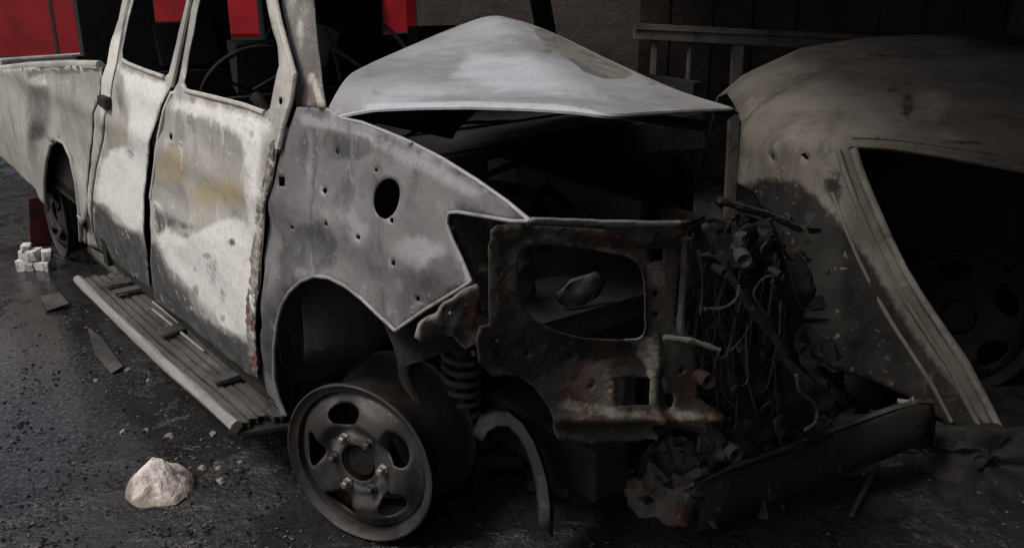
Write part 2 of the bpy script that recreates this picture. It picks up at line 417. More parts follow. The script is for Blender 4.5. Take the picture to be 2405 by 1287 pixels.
for x0, x1 in ((-2.45, -1.75), (-1.65, -.98)):
    MB().abox(x0, x1, Y0+.015, Y0+.08, 1.32, 1.78).build('window', 'dark_glass', fe, bevel=.01)
    MB().abox(x0+.02, x0+.16, Y0, Y0+.03, 1.2, 1.24).build('door_handle', 'black_plastic', fe, bevel=.006)
for x0 in (-7.45, -6.15, -4.85):
    p = MB()
    p.abox(x0, x0+1.25, Y0-.012, Y0+.02, .95, 1.65); q = p.build('shutter', 'silver_trim', fe)
    for k in range(5): MB().abox(x0+.02, x0+1.23, Y0-.024, Y0-.012, .98+k*.118, 1.085+k*.118).build('slat', 'silver_trim', q, bevel=.004)
MB().abox(-7.55, -3.6, Y0-.008, Y0+.02, .76, .86).build('stripe', 'white_panel', fe)
for x_ in (-3.05, -2.58): MB().abox(x_, x_+.02, Y0-.004, Y0+.02, .74, 1.7).build('seam', 'black_plastic', fe)
MB().abox(-4.2, -2.65, Y0-.012, Y0+.02, .74, .775).build('rub_strip', 'black_plastic', fe)
for x in (-6.3, -5.2, -1.7):
    w = MB(); w.lathe((x, Y0+.18, .48), (0, -1, 0), [(.0, -.12), (.3, -.12), (.44, -.1), (.48, -.03), (.48, .1), (.44, .14), (.28, .14), (.25, .08), (.1, .06), (0, .1)], 32)
    w.build('wheel', 'tyre_rubber', fe, smooth=True)
p = gnd(826, 118, .78); MB().box(at_y(822, 118, Y0-.03), (.055, 0, 0), (0, .01, 0), (0, 0, .016)).build('number_plate', 'white_panel', fe)
MB().abox(-1.62, -.86, Y0-.02, Y0+.06, .5, 1.2).build('wheel_guard', 'black_plastic', fe, bevel=.04)

# ------------------------------------------------------------------ wheels
def wheel(name, parent, c, axis, roll=0., rad=.22, width=.215, tyre=False, mat='rim_steel', parts=True, label=None):
    """steel wheel: outer face towards axis; barrel behind"""
    c = Vector(c); ax = Vector(axis).normalized(); u = Vector((0, 0, 1)); u = (u-ax*u.dot(ax)).normalized(); w = ax.cross(u)
    cr, sr = math.cos(roll), math.sin(roll); u, w = u*cr+w*sr, w*cr-u*sr
    b = MB(); Rr = rad
    b.lathe(c, ax, [(Rr*.885, -.02), (Rr*.905, .0), (Rr*.96, .004), (Rr*1.0, .014), (Rr*1.02, .012), (Rr*1.02, .002), (Rr*.985, -.006), (Rr*.95, -.012),
                    (Rr*.95, -.03), (Rr*.91, -.045), (Rr*.895, -.07), (Rr*.89, -width*.55), (Rr*.94, -width*.72), (Rr*.965, -width*.93), (Rr*1.0, -width),
                    (Rr*1.03, -width-.004), (Rr*1.03, -width-.014), (Rr*.98, -width-.012), (Rr*.94, -width*.9), (Rr*.86, -width*.6), (Rr*.86, -.06), (Rr*.87, -.03)], 72, ref=u, closed=True)
    root = b.build(name, mat, parent, smooth=True, angle=50, jitter=.0006)
    if label: root['label'] = label
    # pressed disc with five windows
    ro = Rr*.895
    def prof(r):
        q = r/ro
        return float(np.interp(q, [0, .22, .30, .47, .62, .8, .92, 1.0], [.012, .012, .006, .004, .03, .018, -.004, -.016]))
    wins = []
    for k in range(5):
        a0 = 2*math.pi*k/5; pts = [(ro*.55, -.15), (ro*.53, 0), (ro*.55, .15), (ro*.64, .3), (ro*.76, .36), (ro*.84, .26), (ro*.86, 0), (ro*.84, -.26), (ro*.76, -.36), (ro*.64, -.3)]
        wins.append(chaikin([(r*math.cos(a0+d), r*math.sin(a0+d)) for r, d in pts]))
    hubh = [(ro*.27*math.cos(a), ro*.27*math.sin(a)) for a in (2*math.pi*i/28 for i in range(28))]
    V, Fc = cdt([(ro*math.cos(a), ro*math.sin(a)) for a in (2*math.pi*i/64 for i in range(64))], wins+[hubh], .009 if parts else .02)
    W = []
    for x, y in V:
        r = math.hypot(x, y); h = prof(r)
        dmin = min(abs(poly) for poly in [1])
        ang = math.atan2(y, x); ph = (ang/(2*math.pi/5)) % 1; ph = min(ph, 1-ph)
        h -= .024*math.exp(-(ph/.2)**2)*math.exp(-((r/ro-.7)/.2)**2)     # windows sit in pressed hollows
        W.append(c+u*x+w*y+ax*h)
    d = MB(); d.add(W, [tuple(f) for f in Fc])
    A = np.array(W); a_, b_, c_ = A[Fc[:, 0]], A[Fc[:, 1]], A[Fc[:, 2]]
    if (np.cross(b_-a_, c_-a_)@np.array(ax)).sum() < 0: d.f = [f[::-1] for f in d.f]
    mk = np.zeros((len(W), 3)); rr = np.hypot(V[:, 0], V[:, 1])/ro
    mk[:, 2] = np.clip(.62-np.abs(rr-.38)*3.0, 0, .6)*(np.sin(np.arctan2(V[:, 1], V[:, 0])*2+1.) > -.2)
    mk[:, 2] = np.maximum(mk[:, 2], np.clip(.5-np.abs(rr-.93)*9, 0, .5))
    d.marks = mk
    d.build('disc', mat, root, smooth=True, angle=180, solid=.006, recalc=False)
    h = MB(); h.lathe(c, ax, [(0, -.004), (ro*.2, -.006), (ro*.25, -.016), (ro*.262, -.02), (ro*.262, -.09), (0, -.09)], 28, ref=u)
    h.build('hub', 'char', root, smooth=True, angle=40)
    if parts:
        for k in range(6):
            a = 2*math.pi*(k+.3)/6; p = c+(u*math.cos(a)+w*math.sin(a))*ro*.385
            m = MB(); m.lathe(p+ax*.004, ax, [(.0155, 0), (.0155, .004), (.0115, .006), (.0115, .02), (.008, .025), (0, .026)], 6, ref=u)
            m.build('lug_nut', 'rim_steel' if k % 2 else 'dull_steel', root)
        m = MB(); m.lathe(c-ax*.085, ax, [(.02, -.05), (.15, -.05), (.15, 0), (.06, .0), (.06, .03), (.02, .03)], 40, closed=True); m.build('brake_disc', 'soot_metal', root, smooth=True, angle=30)
    if tyre:
        m = MB(); k = 1.02
        m.lathe(c, ax, [(Rr*k, -.005), (Rr*1.2, .01), (Rr*1.38, .0), (Rr*1.43, -.03), (Rr*1.43, -width+.03), (Rr*1.36, -width), (Rr*k, -width)], 40, closed=True)
        m.build('tyre', 'tyre_rubber', root, smooth=True, angle=50, jitter=.003)
    return root

# ------------------------------------------------------------------ burnt pickup
pk = empty('pickup_truck', L(-1, -.8, 0), 'burnt-out white double-cab pickup with raised hood, scorched doors and bare front rim', 'pickup truck')
P2 = pk
# near side skins ------------------------------------------------
front_door_out = [(470, -70), (448, 40), (430, 125), (416, 195), (402, 218), (384, 260), (371, 320), (361, 400), (352, 465), (353, 560), (359, 640), (367, 708),
                  (430, 757), (500, 812), (560, 858), (606, 893), (606, 850), (600, 770), (607, 690), (615, 600), (623, 520), (635, 440), (651, 350), (664, 290), (680, 240), (690, 175), (673, 120), (657, 60), (645, 0), (632, -70)]
front_win = [(482, -45), (463, 40), (446, 120), (430, 200), (437, 214), (500, 229), (570, 247), (622, 266), (634, 255), (641, 215), (656, 155), (651, 110), (637, 50), (628, 0), (618, -45)]
fd_marks = [(0, 1., 40, [(340, 580), (365, 560), (400, 650), (440, 690), (470, 740), (520, 770), (560, 790), (592, 800), (610, 800), (620, 910), (560, 900), (340, 720)]),
            (0, .62, 22, [(352, 465), (400, 500), (440, 520), (480, 525), (450, 545), (400, 540), (375, 560), (390, 620), (355, 600)]),
            (0, .5, 18, blob(500, 640, 22, 50)), (0, .5, 14, blob(520, 700, 18, 26)), (0, .45, 14, blob(385, 290, 9, 40)),
            (2, 1., 30, [(358, 470), (378, 480), (400, 545), (440, 560), (480, 535), (530, 515), (575, 515), (600, 560), (600, 700), (592, 790), (565, 792), (525, 770), (475, 710), (435, 665), (395, 625), (362, 560)]),
            (2, .75, 30, [(410, 225), (600, 262), (640, 285), (610, 420), (590, 440), (560, 330), (500, 290), (400, 262)]), (2, .62, 10, [(486, 262), (506, 266), (498, 340), (488, 338)]),
            (2, .6, 20, [(560, 300), (620, 300), (600, 700), (580, 700)]),
            (1, 1., 40, blob(510, 455, 68, 42)), (1, .95, 30, blob(405, 390, 42, 45)), (1, .4, 30, blob(540, 380, 40, 40)),
            (0, .45, 8, [(410, 330), (480, 345), (470, 380), (460, 378), (470, 352), (412, 338)])]
rq = random.Random(8)
for i in range(26):
    x, y = rq.uniform(375, 600), rq.uniform(260, 520); w, h = rq.uniform(2.5, 8), rq.uniform(14, 70); y = max(y, 255+(x-420)*.28)
    fd_marks.append((rq.choice([0, 0, 2, 1]), rq.uniform(.42, .6), 7, [(x-w, y), (x+w, y+3), (x+w*.5+rq.uniform(-6, 6), y+h), (x-w*.6, y+h)]))
for i in range(12): fd_marks.append((0, rq.uniform(.4, .55), 6, blob(rq.uniform(380, 590), rq.uniform(540, 760), rq.uniform(4, 14), rq.uniform(5, 18))))
def fd_hook(s, z):                                     # buckled skin and the bowed front edge
    s1, z1 = side(505, 560); d = .012*math.exp(-((s-s1)/.22)**2-((z-z1)/.12)**2)
    s2, z2 = side(430, 470); d -= .012*math.exp(-((s-s2)/.12)**2-((z-z2)/.05)**2)
    return d
fd = side_panel('front_door', front_door_out, [front_win, ell(403, 322, 4.5, 8, 9), ell(659, 238, 5, 9, 9)], body, 'door_paint', pk, .0125, fd_marks, hooks=fd_hook, n_off=.012, dents=((.007, 4.5), (.0035, 16.)))
fd['label'] = 'front door with burnt-off paint, pale ash patch below and open window'
rear_door_out = [(318, -70), (294, 55), (277, 150), (264, 200), (245, 290), (230, 390), (219, 470), (219, 530), (234, 588), (290, 634), (352, 685), (346, 600), (338, 545), (338, 470), (346, 400), (357, 320), (374, 262), (397, 210), (416, 130), (437, 40), (459, -70)]
rear_win = [(326, -45), (304, 40), (288, 120), (288, 142), (300, 150), (340, 166), (386, 182), (396, 172), (408, 118), (428, 40), (445, -45)]
rd_marks = [(0, 1., 26, [(214, 470), (240, 480), (270, 520), (310, 545), (330, 550), (345, 590), (356, 700), (290, 640), (225, 590)]),
            (0, .5, 12, [(265, 190), (275, 190), (300, 250), (310, 300), (290, 290), (270, 250)]), (0, .7, 8, blob(243, 240, 8, 18)),
            (2, .95, 30, [(280, 160), (400, 200), (362, 300), (347, 400), (340, 550), (300, 535), (250, 480), (220, 480), (235, 390), (260, 350), (300, 340), (300, 260)]),
            (1, .5, 26, blob(275, 320, 34, 50)), (0, .45, 12, blob(305, 350, 22, 30))]
for i in range(18):
    x, y = rq.uniform(240, 350), rq.uniform(200, 500); w, h = rq.uniform(2, 6), rq.uniform(10, 50)
    rd_marks.append((rq.choice([0, 2, 1]), rq.uniform(.42, .6), 6, [(x-w, y), (x+w, y+3), (x+w*.5, y+h), (x-w*.6, y+h)]))
rd = side_panel('rear_door', rear_door_out, [rear_win], body, 'door_paint', pk, .016, rd_marks, n_off=-.002)
rd['label'] = 'rear door, pale ash grey above and sooty below'
side_panel('cab_corner', [(300, -70), (280, 45), (262, 95), (250, 150), (238, 175), (232, 235), (218, 330), (210, 430), (204, 520), (208, 577), (231, 586), (216, 530), (216, 470), (227, 390), (242, 290), (261, 200), (274, 150), (291, 55), (315, -70)],
           [], body, 'bed_paint', pk, .02, [(2, .6, 20, [(240, 80), (300, 60), (270, 300), (225, 300)])])
bed_out = [(-25, 168), (70, 158), (160, 154), (236, 158), (228, 235), (214, 330), (206, 430), (200, 520), (203, 572), (190, 565), (187, 500), (179, 430), (166, 370), (151, 337), (135, 328), (119, 340), (109, 378), (104, 430), (105, 476), (64, 428), (-25, 345)]
bed_marks = [(0, .75, 22, [(60, 195), (120, 200), (125, 290), (105, 330), (60, 350)]), (0, .7, 8, [(60, 160), (235, 157), (225, 170), (150, 180), (110, 175), (60, 190)]),
             (1, .4, 25, blob(170, 260, 40, 50)), (2, .5, 20, [(70, 180), (220, 180), (215, 200), (80, 215)]), (2, .5, 18, blob(190, 400, 14, 60))]
bd = side_panel('bed_side', bed_out, [], bed_surf, 'bed_paint', pk, .02, bed_marks)
bd['label'] = 'scorched cargo bed side with wheel arch'
for y_ in (306, 318, 332):
    m = MB(); c_ = None
    n_ = -.004; s_, z_ = side(364, y_, n_); m.lathe(L(s_, n_, z_), N, [(.006, -.02), (.006, .004), (.014, .006), (.014, -.02)], 12); m.build('latch', 'dull_steel', pk)
for (x_, y_), w_ in (((244, 240), .02),):
    s_, z_ = side(x_, y_, .01); m = MB(); m.box(L(s_, .01, z_), T*.05, N*.012, UP*.02); m.build('door_handle', 'soot_metal', rd, bevel=.008, jitter=.004)
# rolled lips of the bed: top rail and arch flange
def on_side(px, py, surf, off=0.):
    n = off
    for _ in range(24): s, z = side(px, py, n); n = .5*n+.5*(surf(s, z)+off)
    return L(s, n, z)
MB().tube([on_side(x, y, bed_surf, -.012) for x, y in [(-25, 165), (70, 155), (160, 151), (236, 154)]], .016, 10).build('bed_rail', 'bed_paint', pk, smooth=True, jitter=.002)
MB().tube([on_side(x, y, bed_surf, .002) for x, y in [(190, 565), (187, 500), (179, 430), (166, 370), (151, 337), (135, 328), (119, 340), (109, 378), (104, 430), (105, 476)]], .008, 8).build('arch_lip', 'bed_paint', pk, smooth=True)
# front fender
fender_out = [(696, 252), (674, 310), (655, 385), (643, 450), (632, 520), (624, 600), (616, 690), (609, 770), (613, 850), (624, 910), (640, 955), (662, 985), (672, 975), (655, 935), (644, 890), (643, 820), (650, 760), (662, 715), (680, 685), (706, 661), (738, 648), (772, 652), (812, 672), (848, 700), (886, 737), (928, 776),
              (1000, 726), (1060, 690), (1106, 661), (1085, 610), (1062, 562), (1049, 522), (1054, 500), (1075, 498), (1130, 507), (1200, 519), (1246, 520), (1190, 473), (1120, 424), (1040, 374), (960, 333), (900, 308), (850, 289), (800, 278), (768, 258), (740, 252)]
fhole = [ell(909, 467, 32, 48, 26, .18), [(661, 415), (676, 415), (677, 436), (662, 437)], ell(885, 400, 4, 4, 8), ell(762, 449, 5, 7, 9), ell(923, 518, 5, 7, 9), ell(840, 558, 5, 6, 9), ell(763, 527, 4, 5, 8), ell(922, 619, 5, 7, 9), ell(979, 703, 5, 6, 8), ell(689, 535, 3.5, 4, 7), ell(793, 357, 5, 7, 9)]
rim_marks = [(2, 1., 4, ell(x-4, y, 9, 10)) for x, y in ((762, 447), (923, 516), (793, 357), (922, 619))]
fender_marks = rim_marks+[(2, .75, 32, [(700, 260), (790, 280), (1000, 360), (1180, 470), (1100, 470), (980, 410), (820, 320), (700, 300)]),
    (0, .8, 26, [(760, 300), (860, 320), (890, 350), (850, 380), (780, 380), (750, 340)]), (0, .7, 26, [(700, 520), (760, 510), (800, 560), (790, 640), (700, 640), (650, 680), (640, 600)]),
    (0, .6, 18, [(1060, 470), (1120, 470), (1190, 505), (1200, 518), (1060, 500)]), (0, .9, 18, [(604, 740), (650, 720), (645, 830), (640, 900), (610, 860)]),
    (0, .55, 26, [(1000, 600), (1070, 580), (1095, 650), (1010, 690), (980, 660)]), (2, .65, 26, [(830, 470), (880, 540), (850, 600), (800, 560), (800, 500)]), (2, .6, 24, [(940, 540), (1040, 560), (1060, 600), (980, 650), (900, 600)]),
    (2, .85, 8, [(1045, 500), (1058, 500), (1112, 660), (1098, 665)]), (2, .7, 9, [(920, 770), (1105, 655), (1106, 668), (930, 783)]), (2, .55, 22, [(715, 300), (745, 300), (740, 480), (712, 480)]),
    (1, .55, 26, blob(770, 310, 45, 35)), (1, .35, 24, blob(980, 740, 45, 30)), (0, .5, 20, blob(690, 380, 18, 60)), (0, .5, 20, blob(850, 440, 20, 40))]
for i in range(46):
    x, y = rq.uniform(640, 1150), rq.uniform(280, 740); q = rq.uniform(5, 22)
    fender_marks.append((rq.choice([0, 0, 0, 2, 1]), rq.uniform(.4, .58), 14, blob(x, y, q*1.3, q*rq.uniform(.8, 3.), 9, i)))
fen = side_panel('fender', fender_out, fhole, fender_surf, 'fender_paint', pk, .011, fender_marks, dents=((.011, 4.), (.005, 11.), (.0012, 40.)))
fen['label'] = 'bare grey front fender with round vent hole and small holes'
def lip(name, pts, r, surf, mat='fender_paint', off=.001, ash=.0):
    W = [on_side(x, y, surf, off) for x, y in pts]; m = MB(); m.tube(W, r, 8)
    m.marks = np.zeros((len(m.v), 3)); m.marks[:, 2] = ash
    return m.build(name, mat, pk, smooth=True)
lip('arch_lip', fender_out[12:26], .0045, fender_surf, ash=.5)
lip('fender_flange', fender_out[25:29], .0035, fender_surf, ash=.6)
lip('fender_flange', fender_out[28:37], .0035, fender_surf, ash=.6)
lip('fender_flange', fender_out[36:45], .004, fender_surf, off=-.004, ash=.7)
# windscreen pillar and cowl
def pillar_surf(s, z):
    s0 = .24+max(0, z-1.1)*-.35
    return body(s, z)-.02-max(0., s-s0)*.25
side_panel('windscreen_pillar', [(652, -70), (664, 20), (680, 95), (699, 165), (694, 250), (768, 256), (757, 190), (748, 120), (740, 40), (728, -70)], [], pillar_surf, 'pillar_metal', pk, .012,
           [(2, .9, 10, [(722, 170), (738, 170), (766, 256), (748, 256)]), (0, .6, 16, [(664, 0), (690, 60), (702, 160), (698, 250), (690, 250), (690, 160), (670, 60)]), (2, .6, 10, blob(728, 190, 12, 18)), (2, .5, 14, blob(705, 80, 12, 50))])
lip('door_frame_lip', [(632, -70), (646, 0), (659, 60), (676, 120), (692, 175), (682, 240), (666, 290), (653, 350)], .007, body, 'pillar_metal', .014, .7)
# window frame beads
lip('window_bead', front_win[3:8], .007, body, 'pillar_metal', .012, .7)
lip('window_bead', rear_win[3:7], .007, body, 'pillar_metal', .0, .7)
lip('window_bead', [(459, -70), (440, 40), (421, 130), (404, 205)], .009, body, 'door_paint', -.004, .2)
lip('window_bead', [(318, -60), (300, 40), (284, 125)], .008, body, 'pillar_metal', -.004, .3)
lip('door_edge', [(404, 218), (386, 260), (373, 320), (363, 400), (354, 465)], .006, body, 'door_paint', .012, .6)
# ragged burnt strip down the leading edge of the door
strip = [(650, 330), (641, 385), (629, 452), (619, 522), (611, 602), (604, 692), (598, 762), (603, 842), (606, 890), (592, 870), (578, 770), (582, 690), (590, 600), (600, 520), (612, 450), (626, 385), (638, 330)]
side_panel('blistered_edge', strip, [], body, 'crust_metal', pk, .006, [(2, .95, 6, [(x-7, y) for x, y in strip[:8]]+[(x+5, y) for x, y in strip[9:][:7]]), (2, .8, 4, blob(598, 640, 9, 40)), (2, .8, 4, blob(615, 480, 7, 40))], n_off=.0155, dents=((.004, 30.), (.005, 75.)), solid=.002)
# rocker and running board -------------------------------------
def rocker_surf(s, z): return body(s, z)-.012
side_panel('rocker', [(206, 580), (234, 592), (352, 690), (367, 712), (500, 817), (606, 897), (640, 960), (655, 985), (600, 935), (500, 860), (370, 760), (290, 680), (225, 612), (207, 590)], [], rocker_surf, 'grey_soot', pk, .016,
           [(2, 1., 8, [(206, 578), (234, 590), (300, 645), (345, 690), (335, 694), (285, 655), (225, 606)]), (2, .5, 6, [(430, 772), (600, 900), (596, 906), (425, 780)])])
sA, sB = side(180, 655, .1)[0], side(552, 1000, .07)[0]
zA, zB = side(180, 655, .1)[1], side(552, 1000, .07)[1]
rb = MB(); rbm = []
def board_pt(u, v, h=0.):                              # u along, v from outer edge to inner edge
    s = sA+(sB-sA)*u + v*(.1*u-.02); z = zA+(zB-zA)*u
    return L(s, .10-.03*u-.19*v, z+.01*v+h-.012*math.sin(u*3.1))
for k in range(6):
    v0, v1 = .1+k*.15, .1+k*.15+.115
    p = MB(); h = .004*(k % 2)
    rows = [[board_pt(u, v, hh+h+.003*math.sin(u*9+k)) for u in np.linspace(.01+.008*k, .99-.01*(k % 3), 14)] for v, hh in ((v0, -.02), (v0, 0), (v1, 0), (v1, -.02))]
    p.grid(rows); p.build('tread_slat', 'board_alloy', pk, jitter=.0018, solid=.003)
m = MB(); m.tube([board_pt(u, .02, -.004) for u in np.linspace(0, 1, 16)], .0175, 8); m.marks = np.zeros((len(m.v), 3)); m.marks[:, 2] = .75
q = m.build('running_board_edge', 'board_alloy', pk, smooth=True, jitter=.002)
m = MB(); rows = [[board_pt(u, v, -.026) for u in np.linspace(0, 1, 10)] for v in (.02, .98)]; m.grid(rows); m.build('running_board_tray', 'soot_metal', pk, solid=.01)
for u in (.14, .2, .5, .8):
    c = board_pt(u, .55, .02); MB().box(c, T*.022, N*.05, UP*.008).build('bracket', 'grey_soot', pk, jitter=.006, bevel=.003)
for u0, v in ((.3, .75), (.34, .62), (.28, .86)):
    m = MB(); m.tube([board_pt(u0, v, .012), board_pt(u0+.3, v+.02, .012)], .0045, 6); m.marks = np.full((len(m.v), 3), 0.); m.marks[:, 2] = .7; m.build('trim_strip', 'board_alloy', pk)
# cab tub, bed tub -----------------------------------------------
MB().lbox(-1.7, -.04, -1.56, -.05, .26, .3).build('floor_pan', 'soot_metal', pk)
m = MB(); m.lbox(-1.62, -.02, -.075, -.045, .28, .98); m.build('door_gap_backing', 'soot_metal', pk)  # soot-black sheet added behind the doors so their gaps read dark
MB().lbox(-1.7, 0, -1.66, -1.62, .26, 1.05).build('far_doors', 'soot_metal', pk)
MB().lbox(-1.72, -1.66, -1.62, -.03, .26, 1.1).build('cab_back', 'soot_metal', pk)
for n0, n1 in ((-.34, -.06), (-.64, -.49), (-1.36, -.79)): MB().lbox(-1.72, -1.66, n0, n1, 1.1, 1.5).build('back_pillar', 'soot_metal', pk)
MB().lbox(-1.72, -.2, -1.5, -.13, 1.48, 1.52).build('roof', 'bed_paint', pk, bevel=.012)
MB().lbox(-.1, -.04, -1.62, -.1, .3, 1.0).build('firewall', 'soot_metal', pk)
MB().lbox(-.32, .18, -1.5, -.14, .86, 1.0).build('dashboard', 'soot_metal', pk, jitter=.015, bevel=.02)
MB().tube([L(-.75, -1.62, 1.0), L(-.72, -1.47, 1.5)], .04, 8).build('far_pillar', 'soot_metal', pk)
for n in (-.45, -1.15):
    for s in (-.55, -1.35):
        st = MB(); st.lbox(s-.28, s+.2, n-.24, n+.24, .45, .55); st.lbox(s-.34, s-.26, n-.24, n+.24, .5, 1.02); st.lbox(s-.34, s-.29, n-.12, n+.12, 1.04, 1.2)
        st.tube([L(s-.31, n-.07, 1.0), L(s-.31, n-.07, 1.1)], .008, 6); st.tube([L(s-.31, n+.07, 1.0), L(s-.31, n+.07, 1.1)], .008, 6)
        st.build('seat', 'soot_metal', pk, jitter=.012, bevel=.015)
def spot0(px, py, n): s, z = side(px, py, n); return L(s, n, z)
ss, zz = side(592, 214, -.3); sc = L(ss, -.3, zz)
ax = Vector(T*-.86+UP*.5); m = MB(); Rw = .165
u_ = ax.orthogonal().normalized(); w_ = ax.normalized().cross(u_)
m.tube([Vector(sc)+(u_*math.cos(a)+w_*math.sin(a))*Rw for a in (2*math.pi*i/40 for i in range(41))], .008, 8, cap=False)
for a in (.4, 2.5, 4.6): m.tube([Vector(sc), Vector(sc)+(u_*math.cos(a)+w_*math.sin(a))*Rw], .006, 6)
m.tube([Vector(sc)-ax*.03, Vector(sc)-ax*.5], .02, 8)
m.marks = np.zeros((len(m.v), 3)); m.marks[:, 2] = .0; m.build('steering_wheel', 'soot_metal', pk, smooth=True)
m = MB(); m.grid([[spot0(x, y, -.75) for x, y in ((735, 55), (770, 62), (800, 75))], [spot0(x, y, -.78) for x, y in ((742, 100), (775, 115), (792, 112))], [spot0(x, y, -.8) for x, y in ((755, 165), (770, 150), (782, 128))]]); m.build('hanging_trim', 'grey_soot', pk, solid=.004)
for pts_ in (((775, 112), (815, 135), (852, 160)), ((760, 60), (790, 140), (800, 190)), ((900, 60), (935, 90), (965, 130)), ((470, 60), (490, 120), (505, 190)), ((600, 120), (625, 90), (640, 60)), ((360, 80), (372, 130), (380, 165))):
    m = MB(); m.tube([spot0(x, y, -.7) for x, y in pts_], .007, 6); m.build('bent_strut', 'grey_soot', pk, smooth=True)
MB().lbox(-3.15, -1.74, -.09, -.06, .4, .94).build('bed_inner', 'soot_metal', pk)
MB().lbox(-3.15, -1.74, -1.6, -.06, .42, .46).build('bed_floor', 'soot_metal', pk)
MB().lbox(-3.15, -1.74, -1.66, -1.6, .4, .96).build('bed_far_side', 'bed_paint', pk)
MB().lbox(-3.2, -3.15, -1.66, -.02, .42, .95).build('tailgate', 'bed_paint', pk, bevel=.01)
MB().lbox(-3.1, .75, -.62, -.5, .2, .34).build('chassis_rail', 'soot_metal', pk, bevel=.01)
MB().lbox(-3.1, .75, -1.2, -1.08, .2, .34).build('chassis_rail', 'soot_metal', pk, bevel=.01)
# rear wheel, with the far pair ----------------------------------
rs, rz = side(138, 512, -.09)
wheel('wheel', pk, L(rs, -.085, .232), N, .3, tyre=False, parts=False, mat='rim_steel', label='rear wheel reduced to a sooty rim')
wheel('wheel', pk, L(rs, -1.5, .232), -N, .3, parts=False)
# front wheel, steered out towards the kerb
fc = gnd(845, 1085, .232)
vb = math.atan2(-fc[0], -fc[1])                        # bearing from the wheel to the eye
waxis = Vector((math.sin(vb+R(36)), math.cos(vb+R(36)), .02))
fw = wheel('wheel', pk, fc, waxis, .23, tyre=False, label='bare steel front wheel without tyre, round openings and lug nuts')
# wheel well, suspension ------------------------------------------
m = MB(); rows = []
for n_ in np.linspace(-.03, -.6, 5):
    rows.append([L(.34+.37*math.cos(a), n_, .40+.47*math.sin(a)) for a in np.linspace(.62, math.pi+.1, 22)])
m.grid(rows); m.build('wheel_housing', 'grey_soot', pk, smooth=True, jitter=.004)
MB().lbox(-.02, .75, -.64, -.6, .42, .95).build('inner_wing', 'grey_soot', pk, jitter=.01)
m = MB(); m.grid([[L(.0+.02*math.sin(k*.8)+.03*j, -.1-.07*j, .42+.065*k) for k in range(8)] for j in range(4)]); m.build('splash_shield', 'grey_soot', pk, smooth=True, solid=.004)
def spot(px, py, n): s, z = side(px, py, n); return L(s, n, z)
sc0, sc1 = spot(1085, 985, -.42), spot(1085, 815, -.42)
m = MB(); hx = []
for i in range(7*16+1):
    k = i/(7*16); c = sc0*(1-k)+sc1*k; a = i*2*math.pi/16
    hx.append(c+T*.05*math.cos(a)+N*.05*math.sin(a))
m.tube(hx, .0085, 8); m.marks = np.zeros((len(m.v), 3)); m.marks[:, 2] = .35; m.build('coil_spring', 'grey_soot', pk, smooth=True)
MB().tube([sc0-UP*.08, sc1], .026, 12).build('shock_absorber', 'soot_metal', pk, smooth=True)
MB().tube([spot(945, 800, -.3), spot(950, 880, -.28), spot(965, 960, -.25)], [.022, .018, .03], 10).build('steering_knuckle', 'grey_soot', pk, smooth=True, jitter=.002)
MB().tube([Vector(fc)-waxis*.2, spot(1060, 1010, -.5)], .03, 10).build('drive_shaft', 'soot_metal', pk, smooth=True)
MB().tube([spot(1000, 1120, -.35), spot(1120, 1080, -.5), spot(1230, 1080, -.6)], [.022, .03, .022], 10).build('control_arm', 'soot_metal', pk, smooth=True)
arc = [(1105, 1010), (1125, 975), (1160, 957), (1195, 957), (1230, 985), (1258, 1030), (1278, 1080), (1292, 1130), (1300, 1190), (1300, 1260)]
rows = []
for q_, n_ in ((0, -.44), (.08, -.37), (.3, -.36), (.36, -.44)): rows.append([spot(x+(1190-x)*q_, y+(1130-y)*q_*.8, n_) for x, y in arc])
m = MB(); m.grid(rows); m.marks = np.zeros((len(m.v), 3)); m.marks[:, 2] = .3; m.build('skid_hoop', 'grey_soot', pk, smooth=True, solid=.006)
# front panel with the lamp aperture ---------------------------------
def fr_s(n): return .985+.2*max(0, -n)+.02*math.sin(n*9)
def onto_front(px, py, ds=0.):
    n = 0.
    for _ in range(14): n, z = front(px, py, fr_s(n)+ds)
    return n, z
def front_panel(name, outline, holes, mat, step=.011, marks=(), ds=0., dents=((.0045, 9.), (.0022, 30.)), relief=None, solid=.006, label=None):
    V, Fc = cdt([onto_front(*p, ds) for p in outline], [[onto_front(*p, ds) for p in h] for h in holes], step)
    W = []
    for n, z in V:
        P = L(fr_s(n)+ds, n, z); d = sum(dent(P, a, k, 1.7) for a, k in dents)
        W.append(P+T*d)
    W = np.array(W)
    if relief is not None:
        x, y = project(W); W = W+T[None]*relief(x, y)[:, None]
    m = MB(); m.add(W, [tuple(f) for f in Fc]); a, b, c = W[Fc[:, 0]], W[Fc[:, 1]], W[Fc[:, 2]]
    if (np.cross(b-a, c-a)@T).sum() < 0: m.f = [f[::-1] for f in m.f]
    m.marks = make_marks(W, marks) if marks else np.zeros((len(W), 3))
    o = m.build(name, mat, pk, smooth=True, angle=180, solid=solid, mat2='soot_metal', recalc=False)
    if label: o['label'] = label
    return o
lamp_hole = [(1203, 612), (1207, 592), (1218, 576), (1238, 567), (1270, 568), (1340, 576), (1420, 588), (1465, 598), (1488, 613), (1500, 635), (1506, 665), (1508, 720), (1508, 765), (1503, 783), (1488, 793), (1440, 796), (1360, 792), (1300, 778), (1250, 752), (1218, 718), (1205, 680)]
